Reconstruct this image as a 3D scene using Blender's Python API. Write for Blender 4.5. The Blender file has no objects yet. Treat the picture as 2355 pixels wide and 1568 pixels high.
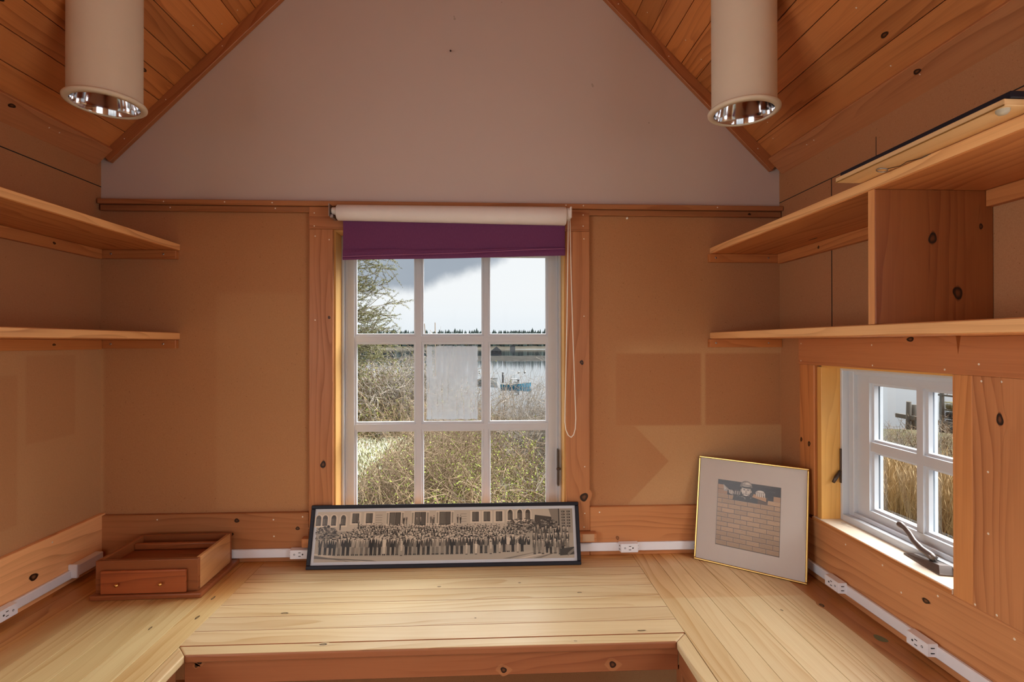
import bpy, bmesh, math, random
from math import sin, cos, pi, radians, sqrt, exp
from mathutils import Vector, Matrix

random.seed(7)
SC = bpy.context.scene
COL = SC.collection
V = Vector

# ------------------------------------------------------------------ main dimensions (metres)
XL, XR, YB, YF = -1.441, 1.156, 2.015, -2.3      # left wall, right wall, window wall, wall behind the camera
DESK = 0.74
EYE = 1.557

# ================================================================== materials
def new_mat(name):
    m = bpy.data.materials.new(name); m.use_nodes = True
    nt = m.node_tree; nt.nodes.clear()
    return m, nt

class G:
    """small node-graph helper"""
    def __init__(s, nt): s.nt = nt
    def n(s, t, **kw):
        nd = s.nt.nodes.new(t)
        for k, v in kw.items(): setattr(nd, k, v)
        return nd
    def put(s, sock, v):
        if isinstance(v, bpy.types.NodeSocket): s.nt.links.new(v, sock)
        elif v is not None:
            if isinstance(v, (tuple, list)) and len(v) == 3 and len(sock.default_value) == 4: v = (*v, 1)
            sock.default_value = v
    def math(s, op, a, b=None, c=None, clamp=False):
        nd = s.n('ShaderNodeMath', operation=op, use_clamp=clamp)
        s.put(nd.inputs[0], a)
        if b is not None: s.put(nd.inputs[1], b)
        if c is not None: s.put(nd.inputs[2], c)
        return nd.outputs[0]
    def mix(s, f, a, b, mode='MIX'):
        nd = s.n('ShaderNodeMix', data_type='RGBA', blend_type=mode)
        s.put(nd.inputs[0], f); s.put(nd.inputs[6], a); s.put(nd.inputs[7], b)
        return nd.outputs[2]
    def comb(s, x, y, z):
        nd = s.n('ShaderNodeCombineXYZ')
        for i, v in enumerate((x, y, z)): s.put(nd.inputs[i], v)
        return nd.outputs[0]
    def sep(s, v):
        nd = s.n('ShaderNodeSeparateXYZ'); s.put(nd.inputs[0], v); return nd.outputs
    def noise(s, vec, scale=5.0, detail=2.0, rough=.5, dist=0.0, color=False):
        nd = s.n('ShaderNodeTexNoise'); s.put(nd.inputs['Vector'], vec)
        nd.inputs['Scale'].default_value = scale; nd.inputs['Detail'].default_value = detail
        nd.inputs['Roughness'].default_value = rough; nd.inputs['Distortion'].default_value = dist
        return nd.outputs['Color' if color else 'Fac']
    def smooth(s, v, a, b):
        nd = s.n('ShaderNodeMapRange', interpolation_type='SMOOTHSTEP')
        s.put(nd.inputs[0], v); s.put(nd.inputs[1], a); s.put(nd.inputs[2], b)
        return nd.outputs[0]
    def rect(s, a, b, a0, a1, b0, b1, soft=.006):
        f = s.math('MULTIPLY', s.smooth(a, a0 - soft, a0 + soft), s.smooth(a, a1 + soft, a1 - soft))
        f = s.math('MULTIPLY', f, s.smooth(b, b0 - soft, b0 + soft))
        return s.math('MULTIPLY', f, s.smooth(b, b1 + soft, b1 - soft))
    def attr(s, name):
        nd = s.n('ShaderNodeAttribute'); nd.attribute_name = name; return nd
    def bump(s, h, strength=.2, dist=.002):
        nd = s.n('ShaderNodeBump'); s.put(nd.inputs['Height'], h)
        nd.inputs['Strength'].default_value = strength; nd.inputs['Distance'].default_value = dist
        return nd.outputs[0]
    def out(s, color, rough=.5, spec=.4, metal=0, normal=None, **kw):
        b = s.n('ShaderNodeBsdfPrincipled'); o = s.n('ShaderNodeOutputMaterial')
        s.put(b.inputs['Base Color'], color); s.put(b.inputs['Roughness'], rough)
        s.put(b.inputs['Specular IOR Level'], spec); s.put(b.inputs['Metallic'], metal)
        if normal is not None: s.put(b.inputs['Normal'], normal)
        for k, v in kw.items(): s.put(b.inputs[k.replace('_', ' ')], v)
        s.nt.links.new(b.outputs[0], o.inputs[0])
        return b

def plain(name, col, rough=.5, spec=.4, metal=0, var=.08, nscale=30, **kw):
    m, nt = new_mat(name); g = G(nt)
    tc = g.n('ShaderNodeTexCoord').outputs['Object']
    f = g.noise(tc, nscale, 3)
    c = g.mix(f, tuple(x * (1 - var) for x in col), tuple(min(1, x * (1 + var)) for x in col))
    g.out(c, rough, spec, metal, **kw)
    return m

def wood(name, light, dark, rough=.42, spec=.35, rings=34, contrast=1.0, fade=None):
    """grain runs along U of the UV map 'grain' (metres); 'tint' carries each board's tone and seed, 'mark' knots and filler dots"""
    m, nt = new_mat(name); g = G(nt)
    uvn = g.n('ShaderNodeUVMap'); uvn.uv_map = 'grain'
    u, v, _ = g.sep(uvn.outputs[0])
    t = g.attr('tint'); seed = g.math('MULTIPLY', t.outputs['Alpha'], 37.0)
    mk = g.sep(g.attr('mark').outputs['Color'])
    base = g.comb(g.math('ADD', g.math('MULTIPLY', u, 1.1), seed), g.math('ADD', g.math('MULTIPLY', v, 7.0), seed), seed)
    big = g.noise(base, 1.0, 2, .5)
    fl = g.noise(g.comb(g.math('MULTIPLY', u, 3.0), g.math('MULTIPLY', v, 24.0), seed), 1.0, 2, .5)
    arg = g.math('ADD', g.math('MULTIPLY', v, rings), g.math('MULTIPLY', big, 7.0))
    arg = g.math('ADD', arg, g.math('MULTIPLY', fl, .55))
    saw = g.math('FRACT', arg)
    ring = g.math('POWER', saw, 2.6)
    ring = g.math('MULTIPLY', ring, g.smooth(saw, 1.0, .93))
    amp = g.noise(g.comb(g.math('MULTIPLY', u, .9), g.math('MULTIPLY', v, 13.0), g.math('ADD', seed, 9.0)), 1.0, 1)
    ring = g.math('MULTIPLY', ring, g.math('ADD', .12, g.math('MULTIPLY', g.smooth(amp, .34, .66), 1.05)))
    fine = g.noise(g.comb(g.math('MULTIPLY', u, 4.0), g.math('MULTIPLY', v, 330.0), seed), 1.0, 3, .6)
    blot = g.noise(g.comb(g.math('MULTIPLY', u, 2.2), g.math('MULTIPLY', v, 9.0), g.math('ADD', seed, 5.0)), 1.0, 3, .55)
    f = g.math('MULTIPLY', ring, .62 * contrast)
    f = g.math('ADD', f, g.math('MULTIPLY', g.math('SUBTRACT', fine, .5), .55 * contrast))
    f = g.math('ADD', f, g.math('MULTIPLY', g.math('SUBTRACT', blot, .42), .75 * contrast), clamp=True)
    L, D = light, dark
    if fade is not None:
        L, D = fade(g, light, dark, blot)
    c = g.mix(f, L, D)
    c = g.mix(1.0, c, t.outputs['Color'], 'MULTIPLY')
    kn = g.math('MULTIPLY', mk[0], g.math('ADD', .82, g.math('MULTIPLY', fine, .36)), clamp=True)
    kcol = g.mix(g.smooth(kn, .55, 1.0), tuple(x * .30 for x in dark), (.012, .006, .004))
    c = g.mix(g.smooth(kn, .22, .80), c, kcol)
    c = g.mix(mk[1], c, (.86, .78, .66))
    c = g.mix(mk[2], c, (.16, .17, .07))
    nrm = g.bump(g.math('SUBTRACT', g.math('MULTIPLY', fine, .3), ring), .12, .0008)
    rr = g.math('ADD', rough, g.math('MULTIPLY', f, .12))
    g.out(c, rr, spec, 0, nrm)
    return m

def desk_fade(g, light, dark, blot):
    """sun-bleached varnish, still amber along the walls where things stood"""
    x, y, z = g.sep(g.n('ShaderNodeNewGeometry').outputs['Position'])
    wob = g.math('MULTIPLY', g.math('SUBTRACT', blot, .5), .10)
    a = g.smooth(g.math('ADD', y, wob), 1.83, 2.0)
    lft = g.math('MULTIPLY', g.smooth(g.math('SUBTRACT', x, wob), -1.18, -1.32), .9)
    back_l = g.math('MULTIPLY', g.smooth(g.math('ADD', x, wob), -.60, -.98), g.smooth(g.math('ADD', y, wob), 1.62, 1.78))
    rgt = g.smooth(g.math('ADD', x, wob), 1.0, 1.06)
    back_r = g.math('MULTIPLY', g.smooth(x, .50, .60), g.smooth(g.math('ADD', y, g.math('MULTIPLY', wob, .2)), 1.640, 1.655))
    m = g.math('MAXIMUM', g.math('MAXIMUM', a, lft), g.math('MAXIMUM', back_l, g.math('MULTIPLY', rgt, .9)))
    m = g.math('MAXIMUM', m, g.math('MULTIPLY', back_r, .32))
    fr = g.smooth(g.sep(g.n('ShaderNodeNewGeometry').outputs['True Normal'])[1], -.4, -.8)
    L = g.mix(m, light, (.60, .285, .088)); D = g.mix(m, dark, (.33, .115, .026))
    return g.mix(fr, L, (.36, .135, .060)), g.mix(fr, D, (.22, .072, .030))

W_TRIM = wood('varnished_pine_trim', (.55, .235, .095), (.30, .098, .033))
W_CEIL = wood('ceiling_boards', (.61, .238, .072), (.28, .080, .021), rough=.36, rings=30, contrast=1.05)
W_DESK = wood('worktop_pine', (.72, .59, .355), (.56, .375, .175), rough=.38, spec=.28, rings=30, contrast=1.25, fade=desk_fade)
W_SHELF = wood('shelf_pine', (.60, .25, .082), (.33, .095, .026), rings=30)
W_PALE = wood('pale_jamb_pine', (.70, .40, .125), (.50, .235, .055), rings=50, contrast=.6)
W_SILL = wood('bleached_sill', (.80, .70, .56), (.60, .44, .29), rings=20, contrast=.6)
W_BOX = wood('desk_box_cherry', (.30, .098, .034), (.145, .040, .014), rough=.35, rings=30)
W_FRAME = wood('picture_back_pine', (.66, .42, .19), (.47, .25, .09), rings=26, contrast=.7)
W_DOCK = wood('weathered_timber', (.075, .068, .058), (.032, .027, .022), rough=.9, spec=.1)

def fibre_mat():
    m, nt = new_mat('fibreboard'); g = G(nt)
    pos = g.n('ShaderNodeNewGeometry').outputs['Position']
    x, y, z = g.sep(pos)
    sp = g.noise(pos, 420, 2, .6); sp2 = g.noise(pos, 150, 2, .6); lo = g.noise(pos, 2.2, 2)
    c = g.mix(sp, (.37, .170, .072), (.555, .295, .140))
    c = g.mix(g.smooth(sp2, .66, .78), c, (.27, .115, .05))
    c = g.mix(g.math('MULTIPLY', g.smooth(lo, .35, .7), .22), c, (.50, .205, .095))
    # faded areas and the darker ghosts of sheets once pinned there
    onb = g.smooth(y, 2.0, 2.012)
    pale = g.math('MULTIPLY', onb, g.math('MULTIPLY', g.smooth(x, .42, .62), g.smooth(z, 1.60, 1.50)))
    r1 = g.rect(x, z, .50, .838, 1.234, 1.516)
    r2 = g.rect(x, z, .855, 1.16, 1.234, 1.516)
    tri = g.math('SUBTRACT', .170, g.math('ABSOLUTE', g.math('SUBTRACT', z, 1.094)))
    tri = g.math('SUBTRACT', tri, g.math('MULTIPLY', g.math('MAXIMUM', g.math('SUBTRACT', x, .545), 0.0), 1.02))
    tri = g.math('MULTIPLY', g.smooth(tri, -.002, .008), g.smooth(g.math('ADD', x, g.math('MULTIPLY', g.math('MAXIMUM', g.math('SUBTRACT', 1.12, z), 0.0), .2)), .36, .66))
    ghost = g.math('MAXIMUM', g.math('MAXIMUM', r1, r2), g.math('MULTIPLY', tri, .8))
    pale = g.math('MULTIPLY', pale, g.math('SUBTRACT', 1.0, ghost))
    r3 = g.math('MULTIPLY', onb, g.rect(x, z, -1.02, -.69, .93, 1.746, .012))
    onl = g.smooth(x, -1.42, -1.438)
    lp = g.math('MULTIPLY', onl, g.smooth(z, 1.60, 1.52))
    lg = g.math('MAXIMUM', g.rect(y, z, 1.70, 1.895, 1.24, 1.517), g.rect(y, z, 1.30, 1.67, 1.0, 1.46))
    lp = g.math('MULTIPLY', lp, g.math('SUBTRACT', 1.0, g.math('MULTIPLY', lg, .55)))
    pm = g.math('MAXIMUM', g.math('MULTIPLY', pale, .85), g.math('MAXIMUM', g.math('MULTIPLY', r3, .22), g.math('MULTIPLY', lp, .6)))
    c = g.mix(g.math('MULTIPLY', pm, .75), c, g.mix(sp, (.52, .30, .14), (.70, .46, .24)))
    g.out(c, .92, .08, 0, g.bump(sp2, .35, .0012))
    return m
FIBRE = fibre_mat()

def plaster_mat():
    m, nt = new_mat('painted_gable'); g = G(nt)
    pos = g.n('ShaderNodeNewGeometry').outputs['Position']
    f = g.noise(pos, 3.0, 3); s = g.noise(pos, 26, 2, .6)
    c = g.mix(f, (.60, .515, .465), (.64, .55, .495))
    c = g.mix(g.smooth(s, .77, .80), c, (.45, .38, .32))
    g.out(c, .8, .15, 0, g.bump(g.noise(pos, 300, 2), .08, .0006))
    return m
PLASTER = plaster_mat()

WHITE = plain('white_window_paint', (.60, .64, .69), .35, .4, var=.03)
RACE = plain('white_raceway_enamel', (.84, .86, .91), .38, .4, var=.03)
SLOT = plain('dark_socket_slot', (.012, .011, .011), .6)
CREAM = plain('cream_lacquer', (.74, .66, .52), .45, .35, var=.02)
CHROME = plain('polished_reflector', (.80, .80, .82), .09, .5, 1.0, var=.02)
STEEL = plain('zinc_screw', (.45, .46, .47), .35, .5, 1.0)
PEWTER = plain('pewter_hardware', (.20, .17, .16), .40, .5, .85)
BRONZE = plain('bronze_hardware', (.10, .075, .06), .42, .5, .85)
GOLD = plain('gold_metal_frame', (.62, .42, .14), .28, .5, 1.0, var=.05)
BRASS = plain('brass_knob', (.85, .55, .20), .2, .5, 1.0)
BLACKF = plain('black_frame_lacquer', (.012, .011, .018), .45, .25, var=.15)
MATW = plain('blue_white_mount', (.62, .64, .68), .75, .15, var=.03)
MATG = plain('greige_mount', (.60, .565, .535), .7, .2, var=.02)
VINYL = plain('white_blind_vinyl', (.79, .745, .70), .5, .3, var=.03)
CORDM = plain('ivory_bead_chain', (.86, .80, .68), .5, .3, var=.03)
DARKP = plain('dark_plastic', (.03, .03, .032), .5)
RUBBER = plain('rubber_bumper', (.45, .40, .30), .6)
FLOORM = wood('floor_boards', (.50, .32, .18), (.34, .19, .09), rings=22)
UNDER = plain('grey_panel', (.30, .27, .25), .8, .1)
CLEAR = plain('clear_tape', (.55, .34, .20), .25, .5)
REDHULL = None

def fabric_mat():
    m, nt = new_mat('plum_blind_fabric'); g = G(nt)
    tc = g.n('ShaderNodeTexCoord').outputs['Object']
    x, y, z = g.sep(tc)
    w = g.noise(g.comb(g.math('MULTIPLY', x, 500), y, g.math('MULTIPLY', z, 90)), 1.0, 3)
    c = g.mix(w, (.135, .028, .105), (.225, .058, .175))
    b = g.n('ShaderNodeBsdfPrincipled'); g.put(b.inputs['Base Color'], c); b.inputs['Roughness'].default_value = .8
    tr = g.n('ShaderNodeBsdfTranslucent'); g.put(tr.inputs[0], (.26, .03, .17))
    mx = g.n('ShaderNodeMixShader'); mx.inputs[0].default_value = .18
    nt.links.new(b.outputs[0], mx.inputs[1]); nt.links.new(tr.outputs[0], mx.inputs[2])
    o = g.n('ShaderNodeOutputMaterial'); nt.links.new(mx.outputs[0], o.inputs[0])
    return m
FABRIC = fabric_mat()

def glass_mat(name, fog=False):
    m, nt = new_mat(name); g = G(nt)
    tr = g.n('ShaderNodeBsdfTransparent'); g.put(tr.inputs[0], (.97, .98, .98))
    gl = g.n('ShaderNodeBsdfGlossy'); gl.inputs['Roughness'].default_value = .02
    lw = g.n('ShaderNodeFresnel'); lw.inputs[0].default_value = 1.45
    mx = g.n('ShaderNodeMixShader')
    g.put(mx.inputs[0], g.math('MULTIPLY', lw.outputs[0], .10))
    nt.links.new(tr.outputs[0], mx.inputs[1]); nt.links.new(gl.outputs[0], mx.inputs[2])
    last = mx
    if fog:   # condensation trapped between the two sheets of the sealed unit
        x, y, z = g.sep(g.n('ShaderNodeNewGeometry').outputs['Position'])
        n1 = g.noise(g.comb(g.math('MULTIPLY', x, 90), 0.0, g.math('MULTIPLY', z, 5)), 1.0, 4, .6)
        n2 = g.noise(g.comb(g.math('MULTIPLY', x, 40), 3.0, g.math('MULTIPLY', z, 40)), 1.0, 3, .6)
        wob = g.math('MULTIPLY', g.math('SUBTRACT', n2, .5), .012)
        mask = g.rect(g.math('ADD', x, wob), g.math('ADD', z, wob), -.246, -.040, 1.249, 1.545, .004)
        drip = g.math('MULTIPLY', g.smooth(n1, .34, .50), .25)
        fac = g.math('ADD', .42, drip)
        fac = g.math('SUBTRACT', fac, g.math('MULTIPLY', g.rect(x, z, -.224, -.207, 1.42, 1.56, .006), .35))
        fac = g.math('SUBTRACT', fac, g.math('MULTIPLY', g.rect(x, z, -.3, 0, 1.275, 1.40, .03), g.math('MULTIPLY', n2, .45)))
        fac = g.math('MULTIPLY', fac, mask, clamp=True)
        df = g.n('ShaderNodeBsdfTranslucent'); g.put(df.inputs[0], (.36, .39, .42))
        d2 = g.n('ShaderNodeBsdfDiffuse'); g.put(d2.inputs[0], (.60, .63, .66))
        dm = g.n('ShaderNodeMixShader'); dm.inputs[0].default_value = .6
        nt.links.new(df.outputs[0], dm.inputs[1]); nt.links.new(d2.outputs[0], dm.inputs[2])
        m2 = g.n('ShaderNodeMixShader'); g.put(m2.inputs[0], fac)
        nt.links.new(mx.outputs[0], m2.inputs[1]); nt.links.new(dm.outputs[0], m2.inputs[2])
        last = m2
    o = g.n('ShaderNodeOutputMaterial'); nt.links.new(last.outputs[0], o.inputs[0])
    return m
GLASS = glass_mat('window_glass'); FOGGED = glass_mat('fogged_window_glass', True)

def print_mat(name, rough=.35):
    m, nt = new_mat(name); g = G(nt)
    g.out(g.attr('ink').outputs['Color'], rough, .35)
    return m
PRINT = print_mat('sepia_print', .3)

def leafy(name, a, b, rough=.8):
    m, nt = new_mat(name); g = G(nt)
    r = g.n('ShaderNodeNewGeometry').outputs['Random Per Island']
    g.out(g.mix(r, a, b), rough, .1)
    return m

# ================================================================== mesh building
class MB:
    def __init__(s):
        s.v = []; s.f = []; s.uv = []; s.tint = []; s.mark = []; s.mi = []; s.sm = []
    def face(s, pts, uvs=None, tint=(1, 1, 1, .5), marks=None, mi=0, smooth=False, idx=None):
        if idx is None:
            b = len(s.v); s.v.extend(pts); idx = list(range(b, b + len(pts)))
        s.f.append(idx); n = len(idx)
        s.uv.extend(uvs if uvs else [(0, 0)] * n)
        s.tint.extend([tint] * n)
        s.mark.extend(marks if marks else [(0, 0, 0, 1)] * n)
        s.mi.append(mi); s.sm.append(smooth)
    # ---- any bmesh, with grain coordinates taken per face in its own axes
    def bm(s, bm, axis='x', tint=(1, 1, 1), seed=None, M=None, mi=0, smooth=False):
        seed = random.random() if seed is None else seed
        ai = 'xyz'.index(axis); o1, o2 = [i for i in range(3) if i != ai]
        bm.normal_update(); b = len(s.v)
        bm.verts.index_update()
        for v in bm.verts: s.v.append((M @ v.co) if M else v.co.copy())
        for f in bm.faces:
            n = f.normal; k = max(range(3), key=lambda i: abs(n[i]))
            if k == ai: uvs = [(l.vert.co[o1] * .15, l.vert.co[o2]) for l in f.loops]
            else:
                w = o2 if k == o1 else o1
                uvs = [(l.vert.co[ai], l.vert.co[w]) for l in f.loops]
            s.face(None, uvs, (*tint, seed), None, mi, smooth, [b + l.vert.index for l in f.loops])
        bm.free()
    def box(s, x0, x1, y0, y1, z0, z1, axis='x', tint=(1, 1, 1), seed=None, bev=0.0, M=None, mi=0, seg=1):
        if isinstance(tint, (int, float)): tint = (tint,) * 3
        bm = bmesh.new()
        bmesh.ops.create_cube(bm, size=1, matrix=Matrix.Translation(((x0 + x1) / 2, (y0 + y1) / 2, (z0 + z1) / 2)) @ Matrix.Diagonal((abs(x1 - x0), abs(y1 - y0), abs(z1 - z0), 1)))
        if bev: bmesh.ops.bevel(bm, geom=list(bm.edges), offset=bev, segments=seg, affect='EDGES', profile=.5, clamp_overlap=True)
        s.bm(bm, axis, tint, seed, M, mi)
    def prism(s, poly, z0, z1, axis='x', tint=(1, 1, 1), seed=None, M=None, mi=0, bev=0, seg=1):
        """polygon in XY pulled from z0 to z1"""
        if isinstance(tint, (int, float)): tint = (tint,) * 3
        bm = bmesh.new(); n = len(poly)
        lo = [bm.verts.new((p[0], p[1], z0)) for p in poly]; hi = [bm.verts.new((p[0], p[1], z1)) for p in poly]
        bm.faces.new(hi); bm.faces.new(lo[::-1])
        for i in range(n): bm.faces.new((lo[i], lo[(i + 1) % n], hi[(i + 1) % n], hi[i]))
        bmesh.ops.recalc_face_normals(bm, faces=bm.faces)
        if bev: bmesh.ops.bevel(bm, geom=list(bm.edges), offset=bev, segments=seg, affect='EDGES', profile=.5, clamp_overlap=True)
        s.bm(bm, axis, tint, seed, M, mi)
    def tube(s, pts, r, n=8, caps=True, mi=0, smooth=True, closed=False, tint=(1, 1, 1, .5)):
        pts = [V(p) for p in pts]; m = len(pts); b = len(s.v)
        rr = r if isinstance(r, (list, tuple)) else [r] * m
        up = None
        for i, p in enumerate(pts):
            if closed: d = pts[(i + 1) % m] - pts[i - 1]
            else: d = pts[min(i + 1, m - 1)] - pts[max(i - 1, 0)]
            d.normalize()
            if up is None: up = d.orthogonal().normalized()
            else:
                up = up - d * up.dot(d)
                up = up.normalized() if up.length > 1e-6 else d.orthogonal().normalized()
            w = d.cross(up)
            for k in range(n):
                a = 2 * pi * k / n; s.v.append(p + (up * cos(a) + w * sin(a)) * rr[i])
        for i in range(m if closed else m - 1):
            j = (i + 1) % m
            for k in range(n):
                k2 = (k + 1) % n
                s.face(None, [(0, 0)] * 4, tint, None, mi, smooth, [b + i * n + k, b + i * n + k2, b + j * n + k2, b + j * n + k])
        if caps and not closed:
            s.face(None, None, tint, None, mi, False, [b + k for k in range(n)][::-1])
            s.face(None, None, tint, None, mi, False, [b + (m - 1) * n + k for k in range(n)])
    def lathe(s, prof, c=(0, 0, 0), n=48, M=None, mi=0, smooth=True):
        """profile of (radius, height) turned about Z"""
        b = len(s.v); c = V(c)
        for r, z in prof:
            for k in range(n):
                a = 2 * pi * k / n; p = V((r * cos(a), r * sin(a), z))
                s.v.append((M @ p if M else p) + c)
        for i in range(len(prof) - 1):
            for k in range(n):
                k2 = (k + 1) % n
                s.face(None, [(0, 0)] * 4, (1, 1, 1, .5), None, mi, smooth, [b + i * n + k, b + i * n + k2, b + (i + 1) * n + k2, b + (i + 1) * n + k])
    def disc_mark(s, c, nrm, axis, a, b=None, kind='knot', seed=.5, tint=(1, 1, 1), M=None, core=1.0, tail=3.2):
        """a knot, filler dot or stain let into the face: c on the face, nrm its outward normal, grain along axis"""
        b = b or a; ai = 'xyz'.index(axis); nv = V(nrm); k = max(range(3), key=lambda i: abs(nv[i]))
        w = [i for i in range(3) if i not in (ai, k)]
        if k == ai: return
        wi = w[0]; au = V((0, 0, 0)); au[ai] = 1; aw = V((0, 0, 0)); aw[wi] = 1
        c = V(c) + nv * .0005
        if kind == 'knot': rings = [(0, .62), (.35, .66 * core), (.62, .8 * core), (.86, 1.0 * core), (1.0, .66 * core), (1.10, .26), (1.5, .16), (2.0, 0)]
        else: rings = [(0, 1), (.7, 1), (1.0, 1)]
        n = 22; N = []
        ph = random.random() * 6
        for q, val in rings:
            for j in range(n):
                t = 2 * pi * j / n
                wob = 1 + (.10 * sin(2 * t + ph) + .07 * sin(3 * t + 2 * ph) if kind != 'dot' else 0)
                st = 1.0
                if kind == 'knot' and q > 1.0: st = 1 + (tail - 1) * (q - 1) / 1.4 * abs(cos(t)) ** 14
                p = c + au * (cos(t) * a * q * wob * st) + aw * (sin(t) * b * q * wob)
                N.append((p, val))
        base = len(s.v)
        for p, _ in N: s.v.append(M @ p if M else p)
        def mk(val): return (val, 0, 0, 1) if kind == 'knot' else ((0, val, 0, 1) if kind == 'dot' else (0, 0, val, 1))
        flip = (au.cross(aw)).dot(nv) < 0
        for i in range(len(rings) - 1):
            for j in range(n):
                j2 = (j + 1) % n
                ids = [i * n + j, (i + 1) * n + j, (i + 1) * n + j2, i * n + j2]
                if i == 0: ids = [0, n + j, n + j2]
                if flip: ids = ids[::-1]
                s.face(None, [(N[q][0][ai], N[q][0][wi]) for q in ids], (*tint, seed), [mk(N[q][1]) for q in ids], 0, False, [base + q for q in ids])
    def build(s, name, mats, parent=None, loc=None, ink=None):
        """one mesh object; vertices are in world space unless the parent is turned, then in its space"""
        me = bpy.data.meshes.new(name)
        off = V((0, 0, 0)) if loc is None else V(loc)
        if parent is not None and loc is None and not parent.get('_turned'): off = V(parent['_at'])
        vs = [V(p) - off for p in s.v]
        me.from_pydata(vs, [], s.f)
        me.uv_layers.new(name='grain'); fl = [c for uv in s.uv for c in uv]
        me.uv_layers['grain'].data.foreach_set('uv', fl)
        a = me.color_attributes.new('tint', 'FLOAT_COLOR', 'CORNER'); a.data.foreach_set('color', [c for t in s.tint for c in t])
        if any(m[0] or m[1] or m[2] for m in s.mark):
            a = me.color_attributes.new('mark', 'FLOAT_COLOR', 'CORNER'); a.data.foreach_set('color', [c for t in s.mark for c in t])
        if ink is not None:
            a = me.color_attributes.new('ink', 'FLOAT_COLOR', 'CORNER')
            a.data.foreach_set('color', [c for f, t in zip(s.f, ink) for _ in f for c in (*t, 1)])
        for m in (mats if isinstance(mats, (list, tuple)) else [mats]): me.materials.append(m)
        me.polygons.foreach_set('material_index', s.mi); me.polygons.foreach_set('use_smooth', s.sm)
        me.update()
        o = bpy.data.objects.new(name, me); COL.objects.link(o)
        if parent is not None:
            o.parent = parent; o['_at'] = parent['_at']
            if parent.get('_turned'): o['_turned'] = 1
        elif loc is not None: o.location = loc
        return o

def tag(o, label=None, cat=None, group=None, kind=None):
    if label: o['label'] = label
    if cat: o['category'] = cat
    if group: o['group'] = group
    if kind: o['kind'] = kind
    return o
def thing(name, loc, label=None, cat=None, group=None, rot=None, kind=None):
    o = bpy.data.objects.new(name, None); COL.objects.link(o); o.location = loc; o.empty_display_size = .05
    o['_at'] = tuple(loc)
    if rot is not None: o.rotation_euler = rot; o['_turned'] = 1
    return tag(o, label, cat, group, kind)
def struct(name, mb, mats, label=None, cat=None, parent=None):
    o = mb.build(name, mats, parent)
    if parent is None: tag(o, label, cat, kind='structure')
    return o
def jit(a=.10): 
    k = 1 + random.uniform(-a, a); h = random.uniform(-.04, .04)
    return (k * (1 + h * .3), k, k * (1 - h))

# ================================================================== room shell
m = MB(); y = YF
while y < YB + .2:
    m.box(XL - .15, XR + .15, y, y + .118, -.03, 0, 'x', jit(), bev=.001); y += .12
struct('floor', m, FLOORM, 'dark narrow board floor under the worktops', 'floor')

def wall_slabs(m, hole, rng, fn, axis='z'):
    """wall with a rectangular hole; fn(a0,a1,z0,z1) adds a slab"""
    (h0, h1, hz0, hz1), (a0, a1, z0, z1) = hole, rng
    fn(a0, h0, z0, z1); fn(h1, a1, z0, z1); fn(h0, h1, z0, hz0); fn(h0, h1, hz1, z1)

T = .16
m = MB()
wall_slabs(m, (-.600, .320, .80, 2.01), (XL - T, XR + T, 0, 2.07), lambda a, b, c, d: m.box(a, b, YB, YB + T, c, d))
wb = struct('wall_back', m, FIBRE, 'tan fibreboard window wall under a grey painted gable', 'wall')
wb['_at'] = (0, 0, 0)
m = MB()
prof = [(XL - .12, 2.07), (XR + .12, 2.07), (XR + .12, 2.30), (-.142, 3.66), (XL - .12, 2.30)]
m.prism([(p[0], p[1]) for p in prof], -YB - T, -YB, M=Matrix(((1, 0, 0, 0), (0, 0, -1, 0), (0, 1, 0, 0), (0, 0, 0, 1))))
struct('gable', m, PLASTER, parent=wb)
wb.children[0]['label'] = 'grey mauve painted triangular gable'

def seam(m, pts, w=.0025, mi=1):
    """dark joint lying on a board face"""
    m.face([V(p) for p in pts], mi=mi)
m = MB(); m.box(XL - T, XL, .8, YB + .02, 0, 2.25)
wall_slabs(m, (-.68, .52, .93, 1.97), (YF, .8, 0, 2.25), lambda a, b, c, d: m.box(XL - T, XL, a, b, c, d))
z = 2.141; m.box(XL - .002, XL + .0006, YF, YB, z - .0016, z + .0016, mi=1)
struct('wall_left', m, [FIBRE, SLOT], 'tan fibreboard left wall with a long joint below the roof', 'wall')
m = MB()
wall_slabs(m, (1.222, 1.752, .94, 1.492), (.8, YB + .02, 0, 2.25), lambda a, b, c, d: m.box(XR, XR + T, a, b, c, d))
wall_slabs(m, (-.68, .52, .93, 1.97), (YF, .8, 0, 2.25), lambda a, b, c, d: m.box(XR, XR + T, a, b, c, d))
m.box(XR - .0006, XR + .002, 1.699, 1.7025, 1.55, 2.11, mi=1)
m.box(XR - .0006, XR + .002, YF, YB, 2.109, 2.1118, mi=1)
m.box(XR - .0006, XR + .002, 1.498, 1.500, 2.111, 2.17, mi=1)
struct('wall_right', m, [FIBRE, SLOT], 'tan fibreboard right wall around the small window', 'wall')
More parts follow.
